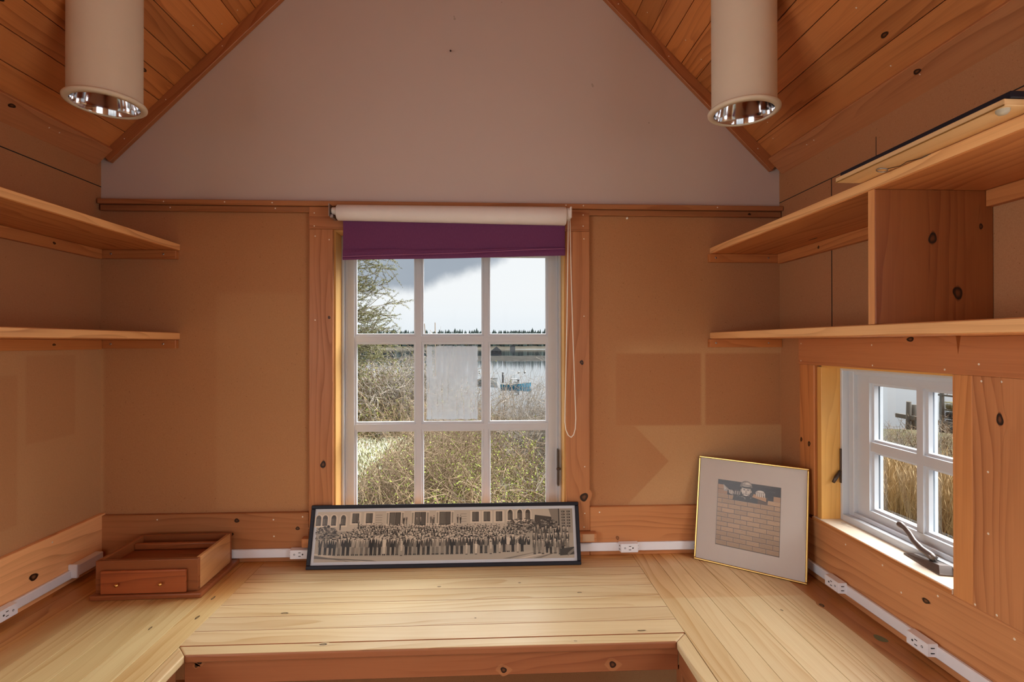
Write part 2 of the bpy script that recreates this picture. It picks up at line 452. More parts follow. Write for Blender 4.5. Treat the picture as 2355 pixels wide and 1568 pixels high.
# the wall behind the photographer has a wide glazed opening
m = MB()
wall_slabs(m, (-1.1, .9, .25, 2.05), (XL - T, XR + T, 0, 2.25), lambda a, b, c, d: m.box(a, b, YF - T, YF, c, d))
wf = struct('wall_front', m, FIBRE, 'tan fibreboard wall behind the photographer', 'wall')
wf['_at'] = (0, 0, 0)
m = MB(); m.prism([(XL - .12, 2.25), (XR + .12, 2.25), (XR + .12, 2.30), (-.142, 3.66), (XL - .12, 2.30)], -YF, -YF + T, M=Matrix(((1, 0, 0, 0), (0, 0, -1, 0), (0, 1, 0, 0), (0, 0, 0, 1))))
struct('gable', m, PLASTER, parent=wf)
w3 = thing('window_3', (0, YF, .25), 'wide white glazed opening behind the photographer', 'window', kind='structure')
m = MB()
for x in (-1.1, -.45, .2, .85): m.box(x, x + .05, YF - .1, YF - .04, .25, 2.05, 'z', bev=.003)
for z in (.25, 2.0): m.box(-1.1, .9, YF - .099, YF - .041, z, z + .05, 'x', bev=.003)
m.build('frame', WHITE, w3)
for x in (-1.05, -.40, .25):
    m = MB(); m.box(x, x + .6, YF - .075, YF - .07, .30, 2.0); m.build('pane', GLASS, w3)

for nm, x0, lab in (('window_4', XL - .09, 'white casement in the left wall behind the photographer'), ('window_5', XR + .04, 'white casement in the right wall behind the photographer')):
    w = thing(nm, (x0, -.08, .93), lab, 'window', kind='structure'); m = MB()
    for y in (-.68, -.105, .47): m.box(x0, x0 + .05, y, y + .05, .93, 1.97, 'z', bev=.003)
    for z in (.93, 1.92): m.box(x0 + .001, x0 + .049, -.68, .52, z, z + .05, 'y', bev=.003)
    m.build('frame', WHITE, w)
    for y in (-.63, -.055): m = MB(); m.box(x0 + .02, x0 + .025, y, y + .525, .98, 1.92); m.build('pane', GLASS, w)
# ---- ceiling: tongue-and-groove boards on both slopes
S2 = sqrt(.5)
ML = Matrix(((S2, 0, -S2, XL), (0, 1, 0, 0), (S2, 0, S2, 2.243), (0, 0, 0, 1)))
MR = Matrix(((-S2, 0, S2, XR), (0, 1, 0, 0), (S2, 0, S2, 2.246), (0, 0, 0, 1)))
m = MB()
for M in (ML, MR):
    s0 = -.03; k = 0
    while s0 < 1.90:
        w = random.choice((.078, .084, .084, .088))
        sp = random.uniform(.1, 1.4) if random.random() < .35 else None
        segs = [(YF, YB)] if sp is None else [(YF, sp), (sp + .001, YB)]
        for (a, b) in segs:
            sd = random.random(); tn = jit(.20)
            m.box(s0 + .0009, s0 + w - .0009, a, b, 0, .02, 'y', tn, sd, .0014, M)
            for _ in range(random.choice((0, 0, 1, 2))):
                yy = random.uniform(max(a, .9), max(b - .06, .95))
                m.disc_mark((s0 + w * random.uniform(.25, .75), yy, 0), (0, 0, -1), 'y', .011, .007, 'knot', sd, tn, M)
            for yy in (1.90, 1.35, 1.02):
                if random.random() < .5: m.disc_mark((s0 + w * .5 + random.uniform(-.02, .02), yy + random.uniform(-.05, .05), 0), (0, 0, -1), 'y', .0022, .0022, 'dot', sd, tn, M)
        s0 += w; k += 1
struct('ceiling', m, W_CEIL, 'amber pine boarded ceiling rising on two slopes', 'ceiling')
m = MB()
for M in (ML, MR): m.box(-.16, 1.90, YF - .2, YB + .2, .0205, .075, 'y', 1, .5, 0, M)
struct('roof_deck', m, UNDER, 'roof deck above the ceiling boards', 'roof')
# ---- trims: 1,2 rakes on the gable, 3,4 eaves, 5 picture rail
def rake(name, M, label):
    m = MB(); m.box(.02, 1.82, YB - .020, YB, -.040, 0, 'x', (.80, .72, .66), .31, .0015, M)  # tint darkened for the shade on the strip's room-facing side
    for q in (.12, .33, .62, .9): m.disc_mark((q, YB - .020, -.018), (0, -1, 0), 'x', .0022, .0022, 'dot', .31, (.95,) * 3, M)
    struct(name, m, W_TRIM, label, 'trim')
rake('trim_1', ML, 'amber strip along the left slope of the gable'); rake('trim_2', MR, 'amber strip along the right slope of the gable')
def eave(name, M, label):
    m = MB(); m.box(-.035, .062, YF, YB - .020, -.020, 0, 'y', 1.0, .77, .002, M)
    sd = .77
    for yy in (1.78, 1.74, 1.30): m.disc_mark((.03, yy, -.020), (0, 0, -1), 'y', .0022, .0022, 'dot', sd, (1, 1, 1), M)
    m.disc_mark((.04, 1.60 if M is ML else 1.30, -.020), (0, 0, -1), 'y', .010, .007, 'knot', sd, (1, 1, 1), M)
    struct(name, m, W_TRIM, label, 'trim')
eave('trim_3', ML, 'long amber board along the left eave'); eave('trim_4', MR, 'long amber board along the right eave')
m = MB()
m.box(XL + .008, XR - .002, YB - .032, YB, 2.0725, 2.0905, 'x', .82, .12, .002)
m.box(XL + .010, XR - .004, YB - .020, YB, 2.050, 2.0715, 'x', .70, .43, .002)
for x, z in ((-1.195, 2.081), (-.975, 2.082), (-.802, 2.081), (.891, 2.082), (.367, 2.083), (.30, 2.084)): m.disc_mark((x, YB - .032, z), (0, -1, 0), 'x', .0026, .0026, 'dot')
for x, z in ((-1.178, 2.062), (-.795, 2.063), (1.024, 2.062)): m.disc_mark((x, YB - .020, z), (0, -1, 0), 'x', .0026, .0026, 'dot')
m.disc_mark((1.024, YB - .020, 2.060), (0, -1, 0), 'x', .006, .004, 'knot', .43, (.7,) * 3, tail=1.4)
struct('trim_5', m, W_TRIM, 'two-step amber rail across the window wall under the gable', 'trim')
# ---- boards between worktop and fibreboard
def base_board(name, fn, label):
    m = MB(); fn(m); struct(name, m, W_TRIM, label, 'baseboard')
def f(m):
    m.box(XL + .018, -.6715, YB - .020, YB, DESK, .9215, 'x', (.80, .78, .74), .21, .002)
    m.box(.393, XR - .018, YB - .020, YB, DESK, .9250, 'x', (1.05, 1.05, 1.0), .66, .002)
    m.box(-.671, .3925, YB - .020, YB, DESK, .80, 'x', 1.0, .5, .002)
    for x, z, r in ((-.935, .896, .007), (-.712, .863, .006), (-.955, .845, .006)): m.disc_mark((x, YB - .020, z), (0, -1, 0), 'x', r * 1.3, r, 'knot', .21, (.8, .78, .74), tail=6)
    m.disc_mark((.50, YB - .020, .805), (0, -1, 0), 'x', .006, .008, 'knot', .66, core=.7)
    for x, z in ((-1.223, .904), (-.801, .897), (-1.21, .844), (-.679 - .015, .906), (-.799, .835), (.43, .905)): m.disc_mark((x, YB - .020, z), (0, -1, 0), 'x', .0028, .0028, 'dot')
base_board('baseboard_back', f, 'knotty reddish board under the fibreboard of the window wall')
def f(m):
    m.box(XL, XL + .020, -.6, YB - .0005, DESK, .9265, 'y', (1.8, 2.3, 2.6), .83, .002)
    m.disc_mark((XL + .020, 1.705, .826), (1, 0, 0), 'y', .016, .0105, 'knot', .83, (1.8, 2.3, 2.6))
    m.disc_mark((XL + .020, 1.775, .908), (1, 0, 0), 'y', .0028, .0028, 'dot')
base_board('baseboard_left', f, 'honey coloured board with one round knot along the left wall')
def f(m):
    m.box(XR - .020, XR, -.6, YB - .0005, DESK, .9395, 'y', (1.18, 1.30, 1.35), .47, .002)
    m.disc_mark((XR - .020, 1.305, .887), (-1, 0, 0), 'y', .011, .007, 'knot', .47, (1.18, 1.30, 1.35), tail=6)
    for y, z in ((1.609, .916), (1.454, .916), (1.386, .87), (1.269, .917), (1.077, .917)): m.disc_mark((XR - .020, y, z), (-1, 0, 0), 'y', .0028, .0028, 'dot')
base_board('baseboard_right', f, 'golden board with one knot under the small window')

# ================================================================== window 1 (centre)
w1 = thing('window_1', (-.14, YB, .80), 'white nine-pane window in the middle of the back wall', 'window', kind='structure')
CF = YB - .020
for (x0, x1, zt, sd, tn) in ((-.671, -.583, .835, .15, (.92, .9, .88)), (.302, .3925, .835, .58, (.95, .94, .92))):
    m = MB(); m.box(x0, x1, CF, YB, zt, 1.987, 'z', tn, sd, .0015)
    if x0 < 0:
        m.disc_mark((-.618, CF, 1.101), (0, -1, 0), 'z', .012, .0105, 'knot', sd, tn, tail=7)
        m.disc_mark((-.596, CF, 1.654), (0, -1, 0), 'z', .006, .004, 'knot', sd, tn)
        dots = ((-.648, 1.960), (-.596, 1.947), (-.648, 1.644))
    else:
        m.disc_mark((.370, CF, .964), (0, -1, 0), 'z', .0165, .0145, 'knot', sd, tn, tail=1.3)
        m.disc_mark((.362, CF, 1.482), (0, -1, 0), 'z', .0085, .007, 'knot', sd, tn)
        dots = ((.371, 1.958), (.371, 1.660), (.373, 1.081), (.373, .902), (.370, .849))
    for x, z in dots: m.disc_mark((x, CF, z), (0, -1, 0), 'z', .0024, .0024, 'dot')
    m.build('side_casing', W_TRIM, w1)
m = MB(); m.box(-.671, .3925, CF - .001, YB, 1.9875, 2.0715, 'x', (.86, .82, .80), .72, .0015)
for x, z in ((-.651, 2.047), (-.651, 1.998), (.368, 2.050), (.368, 2.007)): m.disc_mark((x, CF - .001, z), (0, -1, 0), 'x', .0024, .0024, 'dot')
m.build('head_casing', W_TRIM, w1)
m = MB()
pl = [(-.690, YB), (-.690, YB - .046), (-.685, YB - .052), (.410, YB - .052), (.415, YB - .046), (.415, YB), (.30, YB), (.30, YB + .07), (-.58, YB + .07), (-.58, YB)]
m.prism(pl, .801, .834, 'x', (1, .98, .96), .37, bev=.003, seg=2); m.build('stool', W_TRIM, w1)
m = MB()   # wooden lining of the opening
m.box(-.594, -.5765, YB - .002, YB + .075, .834, 1.99, 'z', (1.02, 1.06, 1.15), .2, .001)
m.box(.2955, .314, YB - .002, YB + .075, .834, 1.99, 'z', (1.02, 1.06, 1.15), .6, .001)
m.box(-.5765, .2955, YB - .002, YB + .075, 1.981, 1.996, 'x', (1.02, 1.06, 1.15), .9, .001)
m.build('jamb', W_PALE, w1)
m = MB()   # white frame, two steps deep
FY = YB + .072
for (a, b, y0, y1) in ((-.5765, -.566, FY, FY + .07), (-.566, -.557, FY + .014, FY + .07), (.2855, .2955, FY, FY + .07), (.2765, .2855, FY + .014, FY + .07)):
    m.box(a, b, y0, y1, .834, 1.981, 'z', bev=.0015)
for (z0, z1, y0) in ((1.955, 1.981, FY), (.834, .848, FY), (1.945, 1.955, FY + .014)):
    xa, xb = (-.5662, .2857) if y0 == FY else (-.5572, .2767)
    m.box(xa, xb, y0 + .0003, FY + .07, z0, z1, 'x', bev=.0008)
m.build('frame', WHITE, w1)
GY = YB + .103
XS = [(-.5205, -.296), (-.256, -.0252), (.0117, .2346)]; ZS = [(1.5953, 1.903), (1.2433, 1.5515), (.893, 1.2013)]
def sash(m, A, B, a0, a1, b0, b1, front, glass, put):
    """stiles, rails and muntins with sloped glazing beads; put(a,b,d)->point, d = depth"""
    def bar(lo, hi, s, e, vert, d0, d1, inset0, inset1):
        q = [(lo, d1), (lo + inset0 * .2, d0 + (d1 - d0) * .45), (lo + inset0, d0 + (d1 - d0) * .35), (lo + inset0 * 1.1, d0), (hi - inset1 * 1.1, d0), (hi - inset1, d0 + (d1 - d0) * .35), (hi - inset1 * .2, d0 + (d1 - d0) * .45), (hi, d1)]
        for i in range(len(q) - 1):
            (p, dp), (r, dr) = q[i], q[i + 1]
            if vert: pts = [put(p, s, dp), put(r, s, dr), put(r, e, dr), put(p, e, dp)]
            else: pts = [put(s, p, dp), put(s, r, dr), put(e, r, dr), put(e, p, dp)]
            m.face(pts)
        for t in (s, e): m.face([put(p, t, d) if vert else put(t, p, d) for p, d in q])
    be = .009
    bar(a0, A[0][0], b0, b1, True, front, glass, .001, be); bar(A[-1][1], a1, b0, b1, True, front, glass, be, .001)
    for i in range(len(A) - 1): bar(A[i][1], A[i + 1][0], b0, b1, True, front + .003, glass, be, be)
    Bs = sorted(B)
    bar(b0, Bs[0][0], a0 + .0007, a1 - .0007, False, front + .0008, glass, .001, be); bar(Bs[-1][1], b1, a0 + .0007, a1 - .0007, False, front + .0008, glass, be, .001)
    for i in range(len(Bs) - 1): bar(Bs[i][1], Bs[i + 1][0], a0 + .01, a1 - .01, False, front + .0035, glass, be, be)
m = MB(); sash(m, XS, ZS, -.563, .2825, .842, 1.95, YB + .089, GY, lambda a, b, d: V((a, d, b)))
m.box(-.563, .2825, GY + .009, GY + .018, .842, .886); m.box(-.563, -.5275, GY + .009, GY + .018, .842, 1.95); m.box(.2416, .2825, GY + .009, GY + .018, .842, 1.95); m.box(-.563, .2825, GY + .009, GY + .018, 1.910, 1.95)
for i in range(2): m.box(XS[i][1] + .007, XS[i + 1][0] - .007, GY + .009, GY + .018, .848, 1.945)
for i in range(2): m.box(-.557, .2765, GY + .009, GY + .018, ZS[i + 1][1] + .007, ZS[i][0] - .007)
s1 = m.build('sash', WHITE, w1); s1['_at'] = w1['_at']
for i, (a, b) in enumerate(XS):
    for j, (c, d) in enumerate(ZS):
        m = MB(); m.box(a - .004, b + .004, GY + .003, GY + .006, c - .004, d + .004)
        o = m.build('pane', FOGGED if (i, j) == (1, 1) else GLASS, s1)
        if (i, j) == (1, 1): o['label'] = 'fogged middle pane with drip streaks'
m = MB(); m.box(.2790, .2840, FY - .012, FY + .016, .985, 1.130, 'z', bev=.001); m.box(.274, .291, FY - .018, FY - .011, 1.050, 1.060, 'x', bev=.002); m.build('lock_lever', BRONZE, w1)

# ================================================================== window 2 (right wall)
w2 = thing('window_2', (XR, 1.49, .953), 'small white four-pane window in the right wall', 'window', kind='structure')
CX = XR - .020
m = MB(); m.box(CX, XR, 1.7675, 1.852, .953, 1.480, 'z', (1.15, 1.08, .88), .26, .0015)
m.disc_mark((CX, 1.796, 1.20), (-1, 0, 0), 'z', .0085, .0075, 'knot', .26, (1.15, 1.08, .88)); m.disc_mark((CX, 1.842, 1.207), (-1, 0, 0), 'z', .008, .006, 'knot', .26, (1.15, 1.08, .88))
m.build('side_casing', W_TRIM, w2)
m = MB(); m.box(CX, XR, 1.174, 1.2265, .9395, 1.480, 'z', (1.25, 1.30, 1.12), .81, .0015); m.build('side_casing', W_TRIM, w2)
m = MB(); m.box(CX - .004, XR, .62, 1.852, 1.480, 1.5725, 'y', (.98, .92, .90), .55, .0015)
for y, z in ((1.835, 1.554), (1.836, 1.492), (1.488, 1.55), (1.485, 1.49), (1.242, 1.49), (1.152, 1.507)): m.disc_mark((CX - .004, y, z), (-1, 0, 0), 'y', .0026, .0026, 'dot')
m.disc_mark((CX - .004, 1.347, 1.566), (-1, 0, 0), 'y', .012, .006, 'knot', .55, (.98, .92, .9)); m.build('head_casing', W_TRIM, w2)
m = MB()
m.box(XR - .014, XR + .072, 1.7375, 1.760, .953, 1.474, 'z', (1.12, 1.08, .95), .3, .001)
m.box(XR - .014, XR + .072, 1.215, 1.232, .953, 1.474, 'z', (1.12, 1.08, .95), .7, .001)
m.box(XR - .014, XR + .072, 1.232, 1.7375, 1.474, 1.488, 'y', (1.12, 1.08, .95), .9, .001); m.build('jamb', W_PALE, w2)
m = MB(); m.box(XR - .0245, XR - .0227, 1.2268, 1.775, .9405, .9525, 'y', (1.1, 1.1, .9), .5, .0005); m.build('sill_nosing', W_TRIM, w2)
m = MB(); m.box(XR - .0225, XR + .075, 1.2268, 1.775, .940, .9535, 'y', 1.0, .52, .002)
m.disc_mark((XR + .03, 1.69, .9535), (0, 0, 1), 'y', .010, .005, 'knot', .52, core=.55); m.build('sill', W_SILL, w2)
m = MB(); FX = XR + .052
for (a, b, x0) in ((1.7265, 1.7375, FX), (1.702, 1.7265, FX + .022), (1.232, 1.243, FX), (1.243, 1.258, FX + .022)): m.box(x0, FX + .09, a, b, .953, 1.474, 'z', bev=.0015)
for (c, d, x0) in ((.953, .974, FX), (.974, .986, FX + .022), (1.462, 1.474, FX), (1.450, 1.462, FX + .022)):
    ya, yb_ = (1.2428, 1.7267) if x0 == FX else (1.2578, 1.7022)
    m.box(x0 + .0003, FX + .09, ya, yb_, c, d, 'y', bev=.0008)
m.build('frame', WHITE, w2)
YS = [(1.282, 1.4307), (1.473, 1.638)]; ZS2 = [(1.243, 1.4155), (1.019, 1.194)]; GX = XR + .112
m = MB(); sash(m, YS, ZS2, 1.250, 1.703, .980, 1.456, XR + .088, GX, lambda a, b, d: V((d, a, b)))
for (a, b) in ((1.250, 1.276), (1.4367, 1.467), (1.644, 1.703)): m.box(GX + .010, GX + .020, a, b, .98, 1.456)
for (c, d) in ((.980, 1.012), (1.200, 1.237), (1.4215, 1.456)): m.box(GX + .010, GX + .020, 1.25, 1.703, c, d)
s2 = m.build('sash', WHITE, w2); s2['_at'] = w2['_at']
for (a, b) in YS:
    for (c, d) in ZS2:
        m = MB(); m.box(GX + .004, GX + .007, a - .004, b + .004, c - .004, d + .004); m.build('pane', GLASS, s2)
# crank: wedge cover with a bent arm
m = MB()
for k in range(1):
    lo = [(1.168, 1.300), (1.214, 1.288), (1.216, 1.425), (1.186, 1.440)]
    m.prism(lo, .9535, .958, 'y', bev=.0015)
    bmx = bmesh.new(); vs = [bmx.verts.new(p) for p in ((1.170, 1.302, .958), (1.213, 1.290, .958), (1.214, 1.424, .958), (1.188, 1.438, .958), (1.181, 1.316, .974), (1.210, 1.308, .974), (1.209, 1.405, .966), (1.193, 1.413, .966))]
    for q in ((0, 1, 5, 4), (1, 2, 6, 5), (2, 3, 7, 6), (3, 0, 4, 7), (4, 5, 6, 7)): bmx.faces.new([vs[i] for i in q])
    m.bm(bmx, 'y')
cr = m.build('crank', PEWTER, w2); cr['_at'] = w2['_at']; cr['label'] = 'dark pewter crank cover with curved arm'
m = MB(); m.tube([(1.197, 1.345, .975), (1.192, 1.356, .984), (1.187, 1.378, .992), (1.184, 1.400, 1.006), (1.183, 1.415, 1.022), (1.182, 1.430, 1.032), (1.181, 1.442, 1.036), (1.181, 1.449, 1.036)], [.010, .010, .0085, .0075, .007, .007, .009, .008], 12)
m.build('crank_arm', PEWTER, cr)
m = MB(); m.box(FX - .004, FX, 1.728, 1.735, 1.078, 1.195, 'z', bev=.001); m.tube([(FX - .005, 1.731, 1.118), (FX - .020, 1.728, 1.100), (FX - .034, 1.724, 1.082)], [.005, .0065, .005], 10); m.build('lock_lever', BRONZE, w2)
# boarded panel beside the small window
m = MB(); tn = (1.06, 1.10, 1.12)
m.box(CX, XR, .86, 1.1735, .9395, 1.480, 'z', tn, .91, .0015); m.box(CX, XR, .62, .859, .9395, 1.480, 'z', jit(), .4, .0015)
m.disc_mark((CX, 1.107, 1.386), (-1, 0, 0), 'z', .0125, .0085, 'knot', .91, tn, tail=5)
for y, z in ((1.150, 1.468), (1.103, 1.470), (1.135, 1.263), (1.135, 1.123), (1.168, .946), (1.116, .948)): m.disc_mark((CX, y, z), (-1, 0, 0), 'z', .0026, .0026, 'dot')
struct('trim_6', m, W_TRIM, 'tall knotty board panel at the near side of the small window', 'trim')

# ================================================================== worktops
LX, RX, NY = -.832, .556, 1.452          # seams between the worktops and back nosing line
NX0, NX1, NY0 = -.794, .516, 1.409       # front edges
def finish(mb, name, mat, parent): return mb.build(name, mat, parent)
tl = thing('worktop', (-1.12, 1.0, DESK), 'pale pine worktop along the left wall with the drawer box on it', 'worktop', 'built-in pine worktops')
m = MB(); xs = [XL + .001, -1.375, -1.292, -1.214, -1.138, -1.062, -.985, -.908, LX]
tn = [(.92, .86, .72), (.95, .94, .76), (.82, .76, .62), (1, 1, .84), (1.02, 1.03, .86), (.95, .94, .76), (1.05, 1.08, .92), (1.02, .96, .76)]
for i in range(8):
    sd = .07 * i + .013
    m.box(xs[i] + .0006, xs[i + 1] - .0006, -.4, YB - .001, DESK - .020, DESK, 'y', tn[i], sd, .0005)
for x, y, r in ((-.967, 1.546, .004), (-.88, 1.72, .005), (-.865, 1.60, .005)):
    i = max(k for k in range(8) if xs[k] <= x); m.disc_mark((x, y, DESK), (0, 0, 1), 'y', r * 2.2, r * .8, 'knot', .07 * i + .013, tn[i], core=.9, tail=5)
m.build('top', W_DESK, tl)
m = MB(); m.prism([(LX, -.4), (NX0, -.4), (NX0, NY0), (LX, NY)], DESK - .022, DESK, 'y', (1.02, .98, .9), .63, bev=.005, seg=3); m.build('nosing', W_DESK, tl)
m = MB(); m.box(LX - .02, LX + .004, -.4, NY0 + .02, .648, DESK - .022, 'y', (.75, .68, .66), .5, .001); m.build('apron', W_TRIM, tl)
tb = thing('worktop', (-.14, 1.7, DESK), 'wide pale pine worktop under the nine-pane window', 'worktop', 'built-in pine worktops')
m = MB(); ys = [NY, 1.523, 1.597, 1.671, 1.747, 1.826, 1.888, 1.95, YB - .001]
tn = [(1.04, 1.03, 1.0), (.96, .94, .92), (1.03, 1.03, 1.0), (1.0, 1.0, .98), (1.05, 1.04, 1.02), (.98, .95, .9), (.97, .95, .9), (.92, .88, .82)]
sdb = [.31 * i + .2 for i in range(8)]
for i in range(8): m.box(LX + .0006, RX - .0006, ys[i] + .0006, ys[i + 1] - .0006, DESK - .020, DESK, 'x', tn[i], sdb[i], .0005)
for x, y, a, b in ((-.614, 1.613, .010, .0045), (.436, 1.466, .012, .0035), (.108, 1.778, .004, .003), (-.037, 1.557, .003, .002), (-.163, 1.763, .006, .003), (.30, 1.70, .007, .003)):
    i = max(k for k in range(8) if ys[k] <= y); m.disc_mark((x, y, DESK), (0, 0, 1), 'x', a, b, 'knot', sdb[i], tn[i], core=.9, tail=4)
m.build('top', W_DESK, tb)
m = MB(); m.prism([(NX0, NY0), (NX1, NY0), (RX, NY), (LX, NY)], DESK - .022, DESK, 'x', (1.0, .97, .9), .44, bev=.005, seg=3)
m.disc_mark((-.446, 1.441, DESK), (0, 0, 1), 'x', .011, .004, 'knot', .44, core=.9); m.disc_mark((.24, 1.424, DESK), (0, 0, 1), 'x', .005, .0035, 'knot', .44, core=.6)
m.build('nosing', W_DESK, tb)
m = MB(); m.box(NX0 - .012, NX1 + .012, NY0 + .020, NY0 + .040, .650, DESK - .022, 'x', (.66, .53, .50), .17, .0015)
for x, z, r in ((.043, .664, .0085), (.344, .670, .0095), (-.766, .709, .006), (-.775, .699, .004)): m.disc_mark((x, NY0 + .020, z), (0, -1, 0), 'x', r, r * .9, 'knot', .17, (.8, .74, .72), tail=1.6)
m.build('apron', W_TRIM, tb)
tr = thing('worktop', (.85, 1.0, DESK), 'pine worktop along the right wall with the leaning mason picture on it', 'worktop', 'built-in pine worktops')
m = MB(); xs = [RX, .634, .711, .793, .874, .953, 1.034, 1.110, XR - .001]
tn = [(.97, .92, .84), (1.04, 1.03, 1.0), (1.0, .98, .95), (1.06, 1.06, 1.05), (1.02, 1.0, .98), (1.04, 1.03, 1.0), (.80, .70, .62), (.78, .68, .58)]
for i in range(8):
    m.box(xs[i] + .0006, xs[i + 1] - .0006, -.4, YB - .001, DESK - .020, DESK, 'y', tn[i], .113 * i + .05, .0005)
m.disc_mark((.897, 1.557, DESK), (0, 0, 1), 'y', .006, .003, 'knot', .113 * 4 + .05, tn[4], core=.8); m.disc_mark((1.038, 1.58, DESK), (0, 0, 1), 'y', .011, .006, 'knot', .113 * 6 + .05, tn[6])
m.disc_mark((1.083, 1.395, DESK), (0, 0, 1), 'y', .020, .013, 'stain', .113 * 6 + .05, tn[6])
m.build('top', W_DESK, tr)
m = MB(); m.prism([(NX1, -.4), (RX, -.4), (RX, NY), (NX1, NY0)], DESK - .022, DESK, 'y', (1.02, 1.0, .95), .29, bev=.005, seg=3); m.build('nosing', W_DESK, tr)
m = MB(); m.box(RX - .026, RX - .002, -.4, NY0 + .02, .648, DESK - .022, 'y', (.75, .68, .66), .5, .001); m.build('apron', W_TRIM, tr)
m = MB(); m.box(NX1 + .015, NX1 + .05, NY0 + .005, NY0 + .045, 0, .650, 'z', (.75, .68, .66), .3, .003); m.build('leg', W_TRIM, tr)
m = MB(); m.box(NX0 - .05, NX0 - .015, NY0 + .005, NY0 + .045, 0, .650, 'z', (.75, .68, .66), .6, .003); m.build('leg', W_TRIM, tl)

# ================================================================== shelves
def screw(parent, p, n, r=.004):
    m = MB(); M = V((0, 0, 1)).rotation_difference(V(n)).to_matrix().to_4x4()
    m.lathe([(0, .0014), (r * .6, .0012), (r, .0003), (r, -.0005)], p, 12, M); m.build('screw', STEEL, parent)
def left_shelf(z0, z1, tint, sd, label):
    t = thing('wall_shelf', (XL, 1.0, z0), label, 'shelf', 'left wall shelves')
    m = MB(); m.box(XL + .001, XL + .286, .66, YB - .001, z0, z1, 'y', tint, sd, .002); m.build('board', W_SHELF, t)
    m = MB(); m.box(XL + .2862, XL + .2872, .66, YB - .001, z0 + .0022, z1 - .0022, 'y', (1.55, 2.15, 2.8), sd + .1); m.build('lit_front_edge', W_SHELF, t)  # thin pale strip: light on the shelf front, put into the tint
    m = MB(); m.box(XL, XL + .020, .66, YB - .021, z0 - .036, z0 - .0005, 'y', (1.0, .95, .92), sd + .2, .0015)
    m.disc_mark((XL + .020, 1.78, z0 - .018), (1, 0, 0), 'y', .006, .004, 'knot', sd + .2); m.build('cleat', W_SHELF, t)
    m = MB(); m.box(XL + .001, XL + .283, YB - .020, YB, z0 - .033, z0 - .0005, 'x', (.82, .76, .74), sd + .4, .0015); c = m.build('cleat', W_SHELF, t); c['_at'] = t['_at']
    screw(c, (XL + .238, YB - .0205, z0 - .016), (0, -1, 0)); screw(c, (XL + .05, YB - .0205, z0 - .016), (0, -1, 0))
left_shelf(1.9045, 1.930, (1.05, 1.05, 1.02), .34, 'upper pine shelf on the left wall, its slanting underside in view')
left_shelf(1.5710, 1.5975, (1.12, 1.2, 1.3), .61, 'lower pine shelf on the left wall at eye level')
t = thing('shelf_unit', (XR, 1.0, 1.5725), 'two-tier pine shelf unit with an upright divider on the right wall', 'shelf')
for (z0, z1, tn, sd) in ((1.9050, 1.9310, (1.05, 1.02, 1.0), .22), (1.5725, 1.5985, (1.15, 1.25, 1.35), .74)):
    m = MB(); m.box(.875, XR - .001, .66, YB - .001, z0, z1, 'y', tn, sd, .002)
    m2 = MB(); m2.box(.8738, .8748, .66, YB - .001, z0 + .0022, z1 - .0022, 'y', (1.5, 2.1, 2.75), sd + .1); m2.build('lit_front_edge', W_SHELF, t)  # paler strip paints the light falling on each board's front
    if z0 > 1.8: m.disc_mark((1.089, 1.697, z0), (0, 0, -1), 'y', .022, .005, 'knot', sd, tn, tail=2)
    m.build('board', W_SHELF, t)
m = MB(); tn = (.54, .42, .34); m.box(.876, XR - .001, 1.139, 1.162, 1.5987, 1.9048, 'z', tn, .48, .0015)  # divider tint darkened to carry the shade on its near face
for x, z, r in ((1.010, 1.794, .0105), (1.069, 1.670, .012), (1.125, 1.822, .005)): m.disc_mark((x, 1.139, z), (0, -1, 0), 'z', r * 1.15, r, 'knot', .48, tn, core=1.0, tail=6)
m.build('divider', W_SHELF, t)
m = MB(); m.box(.8748, .8758, 1.141, 1.160, 1.5990, 1.9046, 'z', (1.3, 1.5, 1.7), .48); m.build('lit_front_edge', W_SHELF, t)  # divider's edge painted paler, as if lit
for (z0, z1, a, b) in ((1.8670, 1.9045, 1.1625, YB - .021), (1.8670, 1.9045, .66, 1.1385), ):
    m = MB(); m.box(XR - .020, XR, a, b, z0, z1, 'y', (1.0, .94, .9), .3 + a, .0015)
    if a > 1: m.disc_mark((XR - .020, 1.74, z0 + .018), (-1, 0, 0), 'y', .005, .005, 'knot', .3 + a)
    m.build('cleat', W_SHELF, t)
for z0 in (1.905, 1.5725):
    m = MB(); m.box(.865, XR - .001 + (0 if z0 > 1.8 else 0), YB - .020, YB, z0 - .033, z0 - .0005, 'x', (.95, .88, .84), z0, .0015); c = m.build('cleat', W_SHELF, t); c['_at'] = t['_at']
    screw(c, (.890, YB - .0205, z0 - .016), (0, -1, 0)); screw(c, (1.10, YB - .0205, z0 - .016), (0, -1, 0), .003)

